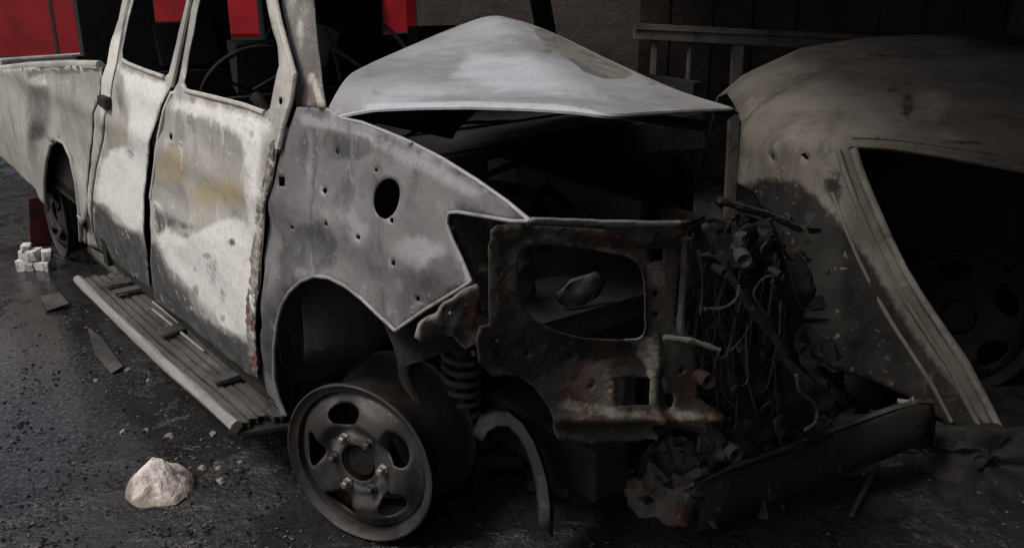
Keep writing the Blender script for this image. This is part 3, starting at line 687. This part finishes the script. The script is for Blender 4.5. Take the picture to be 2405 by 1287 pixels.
def fr_relief(x, y):
    P = np.stack([x, y], 1); r = np.zeros(len(x))
    r += .012*np.exp(-(poly_sd(P, lamp_hole)/6)**2)+.01*np.clip((580-y)/20, 0, 1)                                   # flange round the lamp hole
    r += .014*np.exp(-((x-1536)/9)**2)*np.clip((y-770)/30, 0, 1)                                    # upright rib
    r += .012*np.exp(-(poly_sd(P, [(1437, 880), (1520, 880), (1520, 952), (1437, 952)])/7)**2)
    r += .022*np.exp(-((y-978)/14)**2)*np.clip((x-1290)/80, 0, 1)                     # lower ledge
    r -= .02*np.exp(-((y-1006)/12)**2)*np.clip((x-1290)/80, 0, 1)
    return r
fr_marks = [(0, 1., 30, [(1140, 790), (1300, 780), (1500, 800), (1500, 840), (1330, 850), (1240, 900), (1160, 860)]), (2, .8, 12, [(1440, 780), (1535, 790), (1545, 960), (1525, 960), (1515, 860)]),
            (2, .75, 16, [(1290, 960), (1330, 930), (1430, 955), (1540, 960), (1560, 990), (1480, 985), (1400, 975)]), (2, .7, 10, [(1560, 960), (1690, 965), (1670, 1018), (1600, 1000)]),
            (1, .9, 26, [(1370, 830), (1440, 830), (1430, 960), (1330, 980), (1310, 900)]), (1, .9, 10, [(1515, 620), (1560, 620), (1565, 700), (1515, 700)]), (1, .6, 14, blob(1400, 985, 80, 18)),
            (2, .5, 14, [(1145, 540), (1180, 545), (1175, 750), (1150, 750)]), (2, .45, 10, [(1430, 872), (1526, 872), (1526, 886), (1430, 886)]), (2, .7, 6, [(1428, 878), (1438, 878), (1438, 955), (1520, 952), (1524, 960), (1428, 962)]), (2, .5, 6, ell(1573, 940, 20, 25)), (2, .6, 7, blob(1545, 840, 14, 40)), (2, .6, 7, blob(1560, 900, 12, 20)), (2, .5, 10, blob(1470, 840, 30, 10)), (2, .6, 10, [(1156, 862), (1215, 868), (1262, 905), (1250, 912), (1205, 888), (1158, 886)]),
            (2, .5, 10, blob(1340, 900, 18, 12)), (2, .5, 10, blob(1400, 850, 24, 8)), (2, .5, 8, blob(1310, 860, 22, 8)), (1, .5, 12, blob(1210, 840, 50, 14))]
front_panel('lamp_panel', [(1146, 540), (1160, 528), (1245, 524), (1400, 534), (1600, 528), (1604, 590), (1592, 700), (1592, 770), (1630, 800), (1642, 880), (1640, 935), (1692, 968), (1672, 1020), (1600, 1010), (1500, 1036), (1380, 1042), (1312, 1032), (1292, 960), (1256, 910), (1215, 882), (1160, 885), (1128, 852), (1120, 800), (1130, 768), (1151, 764), (1150, 680), (1149, 600)],
            [lamp_hole, [(1440, 884), (1518, 884), (1517, 948), (1440, 950)], ell(1573, 940, 12, 17, 14), [(1524, 585), (1556, 582), (1556, 612), (1526, 616)], ell(1660, 985, 7, 7, 8), ell(1170, 800, 5, 6, 8), ell(1345, 835, 5, 5, 8), ell(1390, 905, 6, 7, 8), ell(1540, 690, 7, 9, 8), ell(1543, 740, 5, 6, 8), ell(1240, 830, 5, 5, 8), ell(1600, 870, 6, 7, 8), ell(1175, 640, 4, 5, 8)],
            'front_metal', .0095, fr_marks, relief=fr_relief, solid=.0035, dents=((.004, 7.), (.002, 20.), (.0016, 60.)), label='rusty front panel with empty lamp aperture and square hole')
def top_relief(x, y): return .02*np.exp(-((y-(505+.02*(x-1100)))/12)**2)
front_panel('crossmember', [(1236, 513), (1400, 520), (1520, 522), (1604, 518), (1610, 555), (1580, 562), (1565, 545), (1545, 552), (1540, 575), (1510, 578), (1485, 566), (1455, 552), (1420, 540), (1330, 533), (1240, 530)], [ell(1553, 543, 6, 8, 9)], 'grey_soot', .01,
            [(2, .9, 8, [(1236, 512), (1420, 520), (1600, 518), (1600, 530), (1420, 534), (1236, 526)])], ds=.05, relief=top_relief)
front_panel('lamp_bracket', [(1112, 664), (1128, 700), (1118, 755), (1134, 800), (1104, 822), (1080, 795), (1050, 785), (1020, 792), (990, 802), (972, 790), (985, 760), (1015, 735), (1062, 698)], [ell(1057, 735, 5, 6, 8), ell(1095, 715, 4, 4, 8)], 'crust_metal', .009,
            [(2, .8, 16, blob(1050, 750, 40, 24)), (2, .5, 10, blob(1100, 780, 18, 14))], ds=-.04, dents=((.02, 14.), (.01, 40.)))
front_panel('inner_apron', [(1058, 505), (1240, 530), (1260, 700), (1330, 770), (1240, 790), (1140, 770), (1130, 690), (1090, 600)], [], 'grey_soot', .02, [(0, 1., 30, [(1050, 500), (1150, 510), (1150, 780), (1120, 780)])], ds=-.16)
front_panel('lamp_backing', [(1200, 560), (1520, 590), (1520, 800), (1330, 800), (1200, 700)], [], 'soot_metal', .025, [], ds=-.3)
front_panel('melted_housing', [(1300, 690), (1330, 655), (1390, 635), (1425, 660), (1415, 695), (1370, 715), (1325, 722)], [], 'grey_soot', .012, [(2, .6, 20, blob(1370, 680, 40, 24)), (2, .8, 6, blob(1318, 690, 12, 8))], ds=-.1, dents=((.03, 9.), (.008, 30.)))
# tubes, wires, engine ------------------------------------------------
def fp(px, py, ds=0.):
    n, z = onto_front(px, py, ds); return Vector(L(fr_s(n)+ds, n, z))
def rod(name, pts, r, mat='grey_soot', ds=0., ash=.2, seg=7):
    m = MB(); P = [fp(x, y, ds) for x, y in pts]
    if len(P) > 2:                                     # smooth curve
        Q = []
        for i in range(len(P)-1):
            p0, p1, p2, p3 = P[max(i-1, 0)], P[i], P[i+1], P[min(i+2, len(P)-1)]
            for k in range(6):
                tt = k/6; Q.append(.5*((2*p1)+(p2-p0)*tt+(2*p0-5*p1+4*p2-p3)*tt**2+(3*p1-p0-3*p2+p3)*tt**3))
        P = Q+[P[-1]]
    r *= .7; m.tube(P, [r*random.uniform(.75, 1.2) for _ in P], seg); m.marks = np.zeros((len(m.v), 3)); m.marks[:, 2] = ash*.7
    return m.build(name, mat, pk, smooth=True, jitter=r*.12)
rod('upright', [(1612, 560), (1608, 640), (1600, 770), (1632, 810)], .012, ash=.35, ds=.02)
rod('support_stay', [(1560, 792), (1625, 800), (1690, 822)], .008, ash=.8, ds=.05)
rod('hose', [(1655, 530), (1690, 590), (1710, 640), (1740, 690), (1790, 760), (1850, 830)], .012, ash=.25)
rod('hose', [(1640, 600), (1668, 600), (1700, 620), (1745, 700)], .006, ash=.4)
rod('cable', [(1655, 725), (1700, 722), (1730, 700), (1735, 670)], .005, ash=.5, ds=.03)
rod('cable', [(1640, 590), (1650, 660), (1645, 740)], .004, ash=.5)
rod('pipe', [(1690, 470), (1750, 490), (1820, 510), (1880, 540)], .012, ash=.3, ds=-.1)
rod('pipe', [(1738, 550), (1742, 600), (1760, 625)], .018, ash=.15)
rod('pipe', [(1760, 720), (1800, 760), (1850, 850), (1900, 900)], .014, ash=.2)
rod('cable', [(1870, 880), (1880, 920), (1915, 950), (1915, 990), (1890, 1010)], .006, ash=.3, ds=.04)
rod('cable', [(1840, 660), (1800, 650), (1770, 690), (1800, 740)], .004, ash=.4, ds=.02)
rod('radiator_tank', [(1650, 970), (1690, 1030), (1695, 1080)], .02, ash=.0, mat='soot_metal')
m = MB(); m.lathe(fp(1748, 612, .03), Vector(T*.8+N*.5-UP*.2), [(.0, -.006), (.007, -.006), (.009, .0), (.015, .002), (.016, -.01), (.014, -.05), (0, -.05)], 18); m.marks = np.zeros((len(m.v), 3)); m.marks[:, 2] = .3; m.build('pipe_end', 'grey_soot', pk, smooth=True)
for x, y, r_ in ((1663, 895, .016), (1728, 1066, .017), (1700, 640, .009), (1832, 645, .008)):
    m = MB(); m.lathe(fp(x, y, .03), Vector(T*.9+N*.2), [(r_*.4, -.02), (r_*.4, 0), (r_, .004), (r_, -.03)], 18); m.marks = np.zeros((len(m.v), 3)); m.build('pulley', 'soot_metal', pk, smooth=True)
front_panel('gap_sheet', [(1622, 548), (1700, 520), (1800, 560), (1885, 600), (1900, 700), (1890, 860), (1960, 940), (1880, 1010), (1760, 1060), (1650, 1050), (1630, 900), (1615, 760)], [], 'soot_metal', .016, [(2, .45, 16, [(1640, 640), (1660, 640), (1650, 860), (1636, 860)]), (2, .4, 14, blob(1780, 700, 30, 50)), (2, .35, 14, blob(1840, 880, 40, 24))], ds=-.1, dents=((.05, 7.), (.03, 18.), (.014, 45.)))  # dark crumpled sheet added to back the gap beside the lamp panel
rr = random.Random(11)
for i in range(75):                                    # sagging burnt loom at the front of the engine
    x, y = rr.uniform(1612, 1850), rr.uniform(510, 900); ln = rr.uniform(50, 190); dr = rr.uniform(-60, 70); sg = rr.uniform(15, 60)
    pts = [(x, y), (x+dr*.25, y+ln*.4), (x+dr*.6+rr.uniform(-14, 14), y+ln*.8+sg*.3), (x+dr, y+ln)]
    rod('wire', pts, rr.choice([.002, .0025, .003, .005]), ds=rr.uniform(-.1, .0), ash=rr.choice([0, 0, 0, .25, .45]), seg=5, mat=rr.choice(['grey_soot', 'soot_metal', 'soot_metal']))
for i in range(40):                                    # torn brackets and plates still bolted to the front
    x, y = rr.uniform(1615, 1860), rr.uniform(530, 1030); q = rr.uniform(8, 26)
    front_panel('bracket', blob(x, y, q, q*rr.uniform(.5, 1.4), 7, i), [], rr.choice(['soot_metal', 'soot_metal', 'grey_soot']), .012, ds=rr.uniform(-.1, -.02), dents=((.03, 12.), (.012, 40.)), solid=.004)
eng = MB()
for i in range(300):
    s, n, z = rr.uniform(.5, 1.02), rr.uniform(-1.2, -.58), rr.uniform(.14, .84)
    if s > .95 and z > .75: continue
    q = rr.choice([.006, .009, .014, .022]); R_ = Matrix.Rotation(rr.uniform(0, 3), 3, Vector((rr.random(), rr.random(), rr.random())).normalized())
    eng.box(L(s, n, z), np.array(R_@Vector((q*rr.uniform(.5, 2.4), 0, 0))), np.array(R_@Vector((0, q*rr.uniform(.2, 1.2), 0))), np.array(R_@Vector((0, 0, q*rr.uniform(.1, .8)))))
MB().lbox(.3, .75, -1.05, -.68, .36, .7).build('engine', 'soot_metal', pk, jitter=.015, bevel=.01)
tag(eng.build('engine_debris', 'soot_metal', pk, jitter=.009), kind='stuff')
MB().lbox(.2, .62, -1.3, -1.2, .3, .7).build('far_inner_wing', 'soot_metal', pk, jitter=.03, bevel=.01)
m = MB(); m.lathe(L(.45, -.42, .92), (0, 0, 1), [(.13, -.1), (.13, .0), (.1, .03), (.04, .035), (.03, .05), (0, .05)], 28); m.build('strut_tower', 'soot_metal', pk, smooth=True)
rod('inner_seam', [(930, 335), (1000, 300), (1080, 290), (1200, 285)], .006, ds=-.6, ash=.2)
for i in range(14):
    s, n, z = rr.uniform(.3, .95), rr.uniform(-.6, -.15), rr.uniform(.86, .98)
    a = Vector(L(s, n, z)); b = Vector(L(s+rr.uniform(-.25, .25), n+rr.uniform(-.25, .1), z+rr.uniform(-.06, .06))); MB().tube([a, (a+b)/2+Vector((0, 0, rr.uniform(-.03, .05))), b], rr.uniform(.005, .015), 6).build('hose', 'soot_metal', pk, smooth=True)
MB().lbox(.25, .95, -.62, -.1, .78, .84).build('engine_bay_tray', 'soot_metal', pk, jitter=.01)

# hood: buckled, lifted along its near edge ---------------------------------
bot = [((775, 270), -.03), ((800, 273), -.04), ((835, 265), -.05), ((880, 257), -.06), ((980, 252), -.07), ((1100, 250), -.09), ((1250, 254), -.11), ((1360, 262), -.13), ((1432, 271), -.15), ((1500, 266), -.26), ((1600, 260), -.45), ((1716, 255), -.7)]
top = [((772, 252), -.035), ((786, 225), -.05), ((803, 196), -.08), ((824, 172), -.12), ((872, 148), -.22), ((945, 116), -.4), ((1040, 75), -.6), ((1160, 30), -.78), ((1262, 66), -.82), ((1400, 132), -.82), ((1580, 212), -.78), ((1718, 252), -.72)]
def dens(lst, k):
    t0 = np.linspace(0, 1, len(lst)); tq = np.linspace(0, 1, k)
    return [np.interp(tq, t0, [p[0][0] for p in lst]), np.interp(tq, t0, [p[0][1] for p in lst]), np.interp(tq, t0, [p[1] for p in lst])]
NU, NV = 133, 49
Bx, By, Bn = dens(bot, NU); Tx, Ty, Tn = dens(top, NU)
def sm(a, k):
    p = np.pad(a, k, mode='reflect', reflect_type='odd'); w = np.hanning(2*k+3)[1:-1]; return np.convolve(p, w/w.sum(), 'valid')
Tx, Ty, Tn, Bn = sm(Tx, 7), sm(Ty, 7), sm(Tn, 12), sm(Bn, 8); By = sm(By, 3)
rows = []
for j in range(NV):
    v = j/(NV-1); row = []
    for i in range(NU):
        x = Bx[i]*(1-v)+Tx[i]*v; y = By[i]*(1-v)+Ty[i]*v; n = Bn[i]+(Tn[i]-Bn[i])*(v**1.25)
        s, z = side(x, y, n); P = L(s, n, z)
        edge = math.sin(math.pi*min(1, max(0, v)))*min(1, i/12)*min(1, (NU-1-i)/12)
        P = P+UP*edge*(dent(P, .012, 3.2)+dent(P, .004, 9.))
        yc = 205+.00008*(x-1000)**2*-.1+ (x-900)*.02
        P = P-UP*.006*edge*math.exp(-((y-(222+(x-1000)*.012))/7)**2)*(880 < x < 1420)
        row.append(P)
    rows.append(row)
for k, (dn, dz) in enumerate(((-.05, -.012), (-.12, -.045), (-.2, -.1), (-.28, -.16))):   # the fall behind the crest
    rows.append([rows[NV-1][i]+N*dn*min(1, .15+i/30, .1+(NU-1-i)/40)+UP*dz*min(1, .15+i/30, .1+(NU-1-i)/40) for i in range(NU)])
m = MB(); m.grid(rows); W = np.array(m.v)
m.marks = make_marks(W, [(0, .8, 7, [(1275, 60), (1330, 92), (1400, 130), (1470, 160), (1490, 175), (1470, 188), (1420, 188), (1370, 172), (1345, 150), (1310, 125), (1280, 110), (1250, 70)]), (0, .7, 5, blob(1287, 122, 16, 7)), (0, .6, 5, blob(1528, 198, 24, 6)),
                         (2, .7, 40, [(1100, 110), (1290, 130), (1400, 190), (1420, 240), (1200, 220), (1040, 190)]), (2, .9, 7, [(860, 244), (1100, 238), (1300, 244), (1400, 258), (1400, 268), (1100, 252), (860, 258)]), (0, .35, 20, [(790, 190), (870, 170), (900, 230), (800, 262)]),
                         (0, .45, 4, [(900, 205), (1010, 208), (1200, 222), (1350, 238), (1350, 243), (1200, 228), (1000, 214), (900, 210)])])
hd = m.build('hood', 'hood_paint', pk, smooth=True, angle=180, solid=.004, mat2='soot_metal', recalc=False)
hd['label'] = 'pale grey buckled hood lifted like a tent'
m = MB(); m.tube([rows[0][i]-UP*.002 for i in range(0, NU, 3)], .0045, 6); m.marks = np.zeros((len(m.v), 3)); m.marks[:, 2] = .6; m.build('hood_edge', 'hood_paint', pk, smooth=True)
m = MB(); m.tube([rows[NV//2-6][i]-UP*.05-N*.05 for i in range(20, NU-10, 6)], .012, 6); m.build('hood_brace', 'soot_metal', pk, smooth=True)

# ------------------------------------------------------------------ second burnt car on the right
cr = empty('burnt_car', (1.9, 3.1, 0), 'burnt tan car shell with a gaping dark opening beside the pickup front', 'car')
def cy(px, py):
    return 2.86+.85*max(0, min(1.4, (352-py)/190))**1.6+.5*max(0, min(1.2, (1985-px)/250))**1.7-.00042*max(0, py-352)+.02*math.sin(px*.01)
car_out = [(1740, 291), (1766, 262), (1815, 226), (1875, 191), (1940, 166), (2005, 150), (2100, 136), (2250, 126), (2470, 120), (2470, 412), (2320, 386), (2200, 366), (2090, 350), (2004, 343),
           (2013, 390), (2040, 458), (2082, 556), (2120, 632), (2165, 705), (2215, 780), (2262, 850), (2305, 930), (2345, 1010), (2380, 1080), (2300, 1060), (2210, 985), (2130, 930), (2060, 898), (1960, 868), (1905, 835), (1890, 760), (1868, 680), (1838, 590), (1800, 505), (1765, 452), (1728, 428), (1733, 380), (1736, 335)]
V, Fc = cdt(car_out, [ell(1812, 368, 3.5, 8, 8), [(1880, 366), (1890, 362), (1903, 378), (1890, 376)]], 13.)
W = []
for x, y in V:
    P = at_y(x, y, cy(x, y))
    d = dent(P, .02, 3.)+dent(P, .008, 9.)+dent(P, .004, 24.)
    W.append(P+np.array([0, d, d*.3]))
W = np.array(W); m = MB(); m.add(W, [tuple(f) for f in Fc]); a, b, c = W[Fc[:, 0]], W[Fc[:, 1]], W[Fc[:, 2]]
if (np.cross(b-a, c-a)[:, 1]).sum() > 0: m.f = [f[::-1] for f in m.f]
m.marks = make_marks(W, [(0, 1., 38, [(1720, 450), (1790, 415), (1880, 430), (1960, 500), (2020, 580), (2085, 685), (2160, 800), (2250, 920), (2370, 1080), (2330, 1100), (1800, 1060)]), (1, .8, 16, [(1940, 290), (1970, 250), (1985, 270), (1960, 320), (1925, 380), (1915, 350)]),
                         (0, .6, 12, blob(1880, 200, 14, 9)), (0, .55, 16, blob(2110, 210, 40, 16)), (0, .6, 14, blob(2130, 250, 20, 40)), (0, .5, 12, blob(1865, 270, 22, 12)), (0, .6, 10, [(2000, 320), (2330, 330), (2330, 345), (2000, 335)]),
                         (2, .6, 40, blob(2190, 240, 60, 50)), (2, .5, 30, blob(1870, 330, 40, 30)), (1, .6, 20, blob(1790, 410, 40, 24)), (0, .7, 24, blob(1960, 440, 26, 50)), (1, .6, 20, blob(2120, 180, 60, 18)), (0, .5, 14, blob(1815, 360, 14, 24))])
m.build('body_shell', 'cream_paint', cr, smooth=True, angle=180, solid=.012, mat2='soot_metal', recalc=False)
def car_tube(name, pts, r, mat, off=0., ash=0., par=cr):
    m = MB(); m.tube([at_y(x, y, cy(x, y)-off) for x, y in pts], r, 10); m.marks = np.zeros((len(m.v), 3)); m.marks[:, 2] = ash
    return m.build(name, mat, par, smooth=True, jitter=.0015)
edge_pts = [(2004, 348), (2016, 392), (2043, 460), (2085, 556), (2123, 632), (2168, 705), (2218, 780), (2265, 850), (2308, 930), (2350, 1010), (2385, 1080)]
car_tube('pillar_lip', edge_pts, .0125, 'cream_paint', .012, .5)
car_tube('pillar_lip', [(x-34-.012*(y-340), y+6) for x, y in edge_pts[:-1]], .009, 'cream_paint', .004, .25)
car_tube('pillar_lip', [(x-62-.02*(y-340), y+60) for x, y in edge_pts[1:-2]], .007, 'cream_paint', .0, .1)
car_tube('roof_lip', [(1994, 342), (2090, 348), (2200, 364), (2320, 384), (2470, 410)], .011, 'cream_paint', .01, .1)
car_tube('roof_lip', [(2000, 322), (2090, 326), (2200, 340), (2320, 358), (2470, 380)], .008, 'cream_paint', .0, .1)
# the car's inside and its far bulk
m = MB(); m.abox(1.3, 3.0, 3.42, 3.48, 0.05, 1.0); m.build('bulkhead', 'soot_metal', cr)
m = MB(); rows = []
for k, (yy, dz) in enumerate(((0, 0), (.25, .02), (.6, .02), (1.0, -.06), (1.3, -.3))):
    rows.append([at_y(x, y, cy(x, y))+np.array([.12*yy, yy, dz]) for x, y in ((1742, 290), (1815, 226), (1940, 166), (2100, 136), (2250, 126), (2470, 120))])
m.grid(rows); m.build('roof_skin', 'cream_paint', cr, smooth=True, solid=.01)
m = MB(); lb = car_out[30:]+car_out[:1]
m.grid([[at_y(x, y, cy(x, y))+np.array([.5*q+.01, q+.012, 0]) for x, y in lb] for q in (0, .3, .7, 1.15)]); m.marks = np.zeros((len(m.v), 3)); m.marks[:, 0] = .8
m.build('side_skin', 'cream_paint', cr, smooth=True, solid=.008)
MB().abox(1.6, 3.05, 3.5, 4.4, .1, .8).build('cabin', 'soot_metal', cr, bevel=.03)
wheel('spare_wheel', cr, at_y(2250, 745, 3.16), (-.35, -.9, .25), .2, rad=.27, width=.1, mat='char', parts=False)
# crumpled lower front of the car: bumper bar
def bar_pt(px, py, y): return at_y(px, py, y)
m = MB(); tops = [(1640, 1135), (1720, 1096), (1830, 1058), (1960, 1010), (2080, 965), (2150, 945), (2185, 948)]
ys = np.linspace(2.16, 2.46, len(tops))
rows = []
for hh, dy in ((-.02, .05), (0, .02), (.0, -.03), (-.03, -.05), (-.075, -.055), (-.12, -.05), (-.15, .0)):
    rows.append([bar_pt(x, y, yy)+np.array([0, dy, hh+.006*math.sin(x*.05)]) for (x, y), yy in zip(tops, ys)])
m.grid(rows); bp = m.build('bumper_bar', 'soot_metal', cr, smooth=True, solid=.006, jitter=.003, angle=60)
m = MB(); m.tube([bar_pt(x, y, yy)+np.array([0, -.005, .004]) for (x, y), yy in zip(tops, ys)], .008, 6); m.marks = np.zeros((len(m.v), 3)); m.marks[:, 2] = .22; m.build('bumper_lip', 'grey_soot', cr, smooth=True, jitter=.003)

# ------------------------------------------------------------------ loose debris
def lump(name, c, rx, ry, rz, mat, label, cat, group=None, seed=0, it=3, rough_=.25):
    bm = bmesh.new(); bmesh.ops.create_icosphere(bm, subdivisions=it, radius=1)
    for v in bm.verts:
        q = v.co.copy(); k = 1+rough_*mnoise.noise(q*1.4+Vector((seed*3.1, seed, 0)))+rough_*.5*mnoise.noise(q*3.7+Vector((seed, 0, seed*2)))+rough_*.2*mnoise.noise(q*9)
        v.co = Vector((q.x*rx*k, q.y*ry*k, max(-.15, q.z)*rz*k))
    me = bpy.data.meshes.new(name); bm.to_mesh(me); bm.free()
    for p in me.polygons: p.use_smooth = True
    me.set_sharp_from_angle(angle=R(38)); me.materials.append(MATS[mat])
    o = bpy.data.objects.new(name, me); scene.collection.objects.link(o); o.location = c; o.rotation_euler = (0, 0, seed)
    return tag(o, label, cat, group)
st = MB()                                             # pale rock: a crooked pyramid of broken masonry
c = gnd(383, 1150)
bm = bmesh.new(); bmesh.ops.create_icosphere(bm, subdivisions=4, radius=1)
for v in bm.verts:
    q = v.co; h = max(q.z, -.1); r_ = 1.12-.75*max(0, h)
    k = 1+.2*mnoise.noise(q*1.5)+.07*mnoise.noise(q*4.5)+.03*mnoise.noise(q*11)
    v.co = Vector((q.x*r_*k*.092+max(0, h)*-.012, q.y*r_*k*.085, h*.1*k+.006))
me = bpy.data.meshes.new('rock'); bm.to_mesh(me); bm.free()
for p in me.polygons: p.use_smooth = True
me.set_sharp_from_angle(angle=R(35)); me.materials.append(MATS['plaster_stone'])
rk = bpy.data.objects.new('rock', me); scene.collection.objects.link(rk); rk.location = (c[0], c[1], 0)
tag(rk, 'pale pyramid-shaped rock on the wet ground beside the bare front rim', 'rock')
# charred lump on the ground under the front panel
lp = gnd(1575, 1175); lump('char_heap', (lp[0], lp[1], 0), .1, .13, .19, 'crust_metal', 'crumbly grey heap of burnt metal under the pickup front panel', 'debris', seed=2, it=4, rough_=.5)
for i, (x, y, rx, ry, rz_, lab) in enumerate(((1900, 1000, .2, .16, .16, 'black heap of burnt debris under the tan car shell'), (2250, 1080, .24, .12, .1, 'low black debris heap at the foot of the tan car pillar'), (1400, 1120, .2, .16, .1, 'flat black debris heap beneath the rusty front panel'))):
    c = gnd(x, y); lump('char_heap', (c[0], c[1]+.05, 0), rx, ry, rz_, 'soot_metal', lab, 'debris', seed=5+i, it=5, rough_=.7)
# grey torn scrap on the bumper
sp_ = at_y(2128, 952, 2.4); m = MB(); rr = random.Random(4)
ang = sorted(rr.uniform(0, 6.28) for _ in range(9)); V0 = [Vector(sp_)+Vector((.03*math.cos(a)*rr.uniform(.6, 1.3), .012*rr.uniform(-1, 1), .03*math.sin(a)*rr.uniform(.5, 1.2))) for a in ang]
m.add([Vector(sp_)+Vector((0, -.015, 0))]+V0, [(0, i+1, (i+1) % 9+1) for i in range(9)])
tag(m.build('scrap_metal', 'pale_chip', loc=tuple(sp_), solid=.003), 'torn light grey scrap lying on the charred bumper bar', 'scrap')
# bent rod lower right
a, b = gnd(2000, 1215), gnd(2060, 1100, .02)
m = MB(); m.tube([a+UP*.01, (a+b)/2+UP*.014, b+UP*.01], .008, 8)
tag(m.build('metal_rod', 'grey_soot', loc=tuple(a), smooth=True), 'thin sooty metal rod lying on black ground below the bumper bar', 'rod')
# whitewashed bricks behind the rear wheel
p0 = gnd(92, 632); rb_ = random.Random(3)
for k, (dx, dz, w, h, a_) in enumerate(((-.052, 0, .042, .026, .12), (.035, 0, .036, .024, -.2), (-.028, .05, .046, .025, -.06), (.05, .049, .022, .024, .4), (-.045, .1, .02, .014, .3))):
    lab = ('wide whitewashed brick at the bottom of the small stack by the rear wheel', 'narrower whitewashed brick at the bottom of the small stack by the rear wheel', 'widest whitewashed brick in the second course of the small stack', 'half whitewashed brick in the second course of the small stack', 'white brick chip on top of the small stack by the rear wheel')[k]
    m = MB(); m.box((p0[0]+dx, p0[1], dz+h), (w*math.cos(a_), w*math.sin(a_), 0), (-.035*math.sin(a_), .035*math.cos(a_), 0), (0, 0, h))
    tag(m.build('brick', 'whitewash', loc=(p0[0]+dx, p0[1], dz), bevel=.004, jitter=.0045), lab, 'brick', 'whitewashed bricks by the rear wheel')
c = gnd(84, 590); m = MB(); m.box((c[0], c[1]+.1, .13), (.045, .03, 0), (-.006, .012, 0), (.02, 0, .13))
tag(m.build('scrap_metal', 'burnt_red', loc=(c[0], c[1]+.1, 0), jitter=.008, bevel=.004), 'small dark red scrap of sheet metal standing behind the pickup rear wheel', 'scrap')
# flat burnt sheets lying left of the running board
for i, (poly, lab) in enumerate(((((205, 770), (240, 800), (290, 872), (262, 880), (225, 840)), 'thin curled burnt strip lying on the wet ground left of the running board'),
                                 (((95, 700), (140, 695), (165, 725), (110, 735)), 'small grey burnt flake on the wet ground near the stacked bricks'))):
    c = gnd(*poly[0]); m = MB(); V0 = [gnd(x, y)+UP*(.006+.008*((j*7) % 3)) for j, (x, y) in enumerate(poly)]
    m.add(V0, [tuple(range(len(poly)))]); tag(m.build('burnt_sheet', 'grey_soot', loc=tuple(c), solid=.004), lab, 'sheet')
# countable bits of debris
rr = random.Random(21)
pale = [(345, 1010), (398, 1025), (500, 1020), (475, 1100), (515, 1100), (520, 1130), (430, 1165), (300, 870), (350, 895), (225, 895), (565, 1085), (290, 1015)]
for i, (x, y) in enumerate(pale):
    c = gnd(x, y); q = rr.uniform(.006, .014)
    lump('rubble', (c[0], c[1], .001), q*1.3, q, q*.9, 'pale_chip', 'small pale rubble fragment on the wet ground around the rock', 'rubble', 'pale rubble fragments', seed=i, it=2, rough_=.7)
# the uncountable chips of char on the ground
m = MB()
for i in range(9000):
    if i < 7600: x, y = rr.uniform(-200, 760), rr.uniform(700, 1300)
    else: x, y = rr.uniform(600, 2405), rr.uniform(1000, 1300)
    if rr.random() > .12+1.5*max(0, mnoise.noise(Vector((x*.009, y*.013, 0)))): continue
    c = gnd(x, y); q = rr.choice([.002, .003, .003, .004, .005, .006, .009]); a = rr.uniform(0, 6.28); h = q*rr.uniform(.4, 1.1)
    V0 = [c+np.array([q*math.cos(a+k)*rr.uniform(.6, 1.5), q*math.sin(a+k)*rr.uniform(.6, 1.5), .0]) for k in (0, 2.1, 4.2)]+[c+np.array([rr.uniform(-.4, .4)*q, rr.uniform(-.4, .4)*q, h])]
    m.add(V0, [(0, 1, 3), (1, 2, 3), (2, 0, 3)])
fl = MB()
for i in range(5200):
    x, y = (rr.uniform(-100, 720), rr.uniform(690, 1300)) if i < 4200 else (rr.uniform(600, 2405), rr.uniform(1000, 1300))
    if rr.random() > .1+1.6*max(0, mnoise.noise(Vector((x*.008+9, y*.012, 0)))): continue
    c = gnd(x, y); q = rr.choice([.0015, .002, .003, .005]); a = rr.uniform(0, 6.28)
    fl.add([c+np.array([q*math.cos(a+k)*rr.uniform(.6, 1.6), q*math.sin(a+k)*rr.uniform(.6, 1.6), .002+rr.uniform(0, q)]) for k in (0, 1.7, 3.2, 4.8)], [(0, 1, 2, 3)])
tag(fl.build('ash_flakes', 'ash_flake', recalc=False), 'fine pale ash flakes strewn over the wet ground', 'ash', kind='stuff')
tag(m.build('char_chips', 'char', recalc=False), 'black char chips strewn over the wet ground', 'debris', kind='stuff')
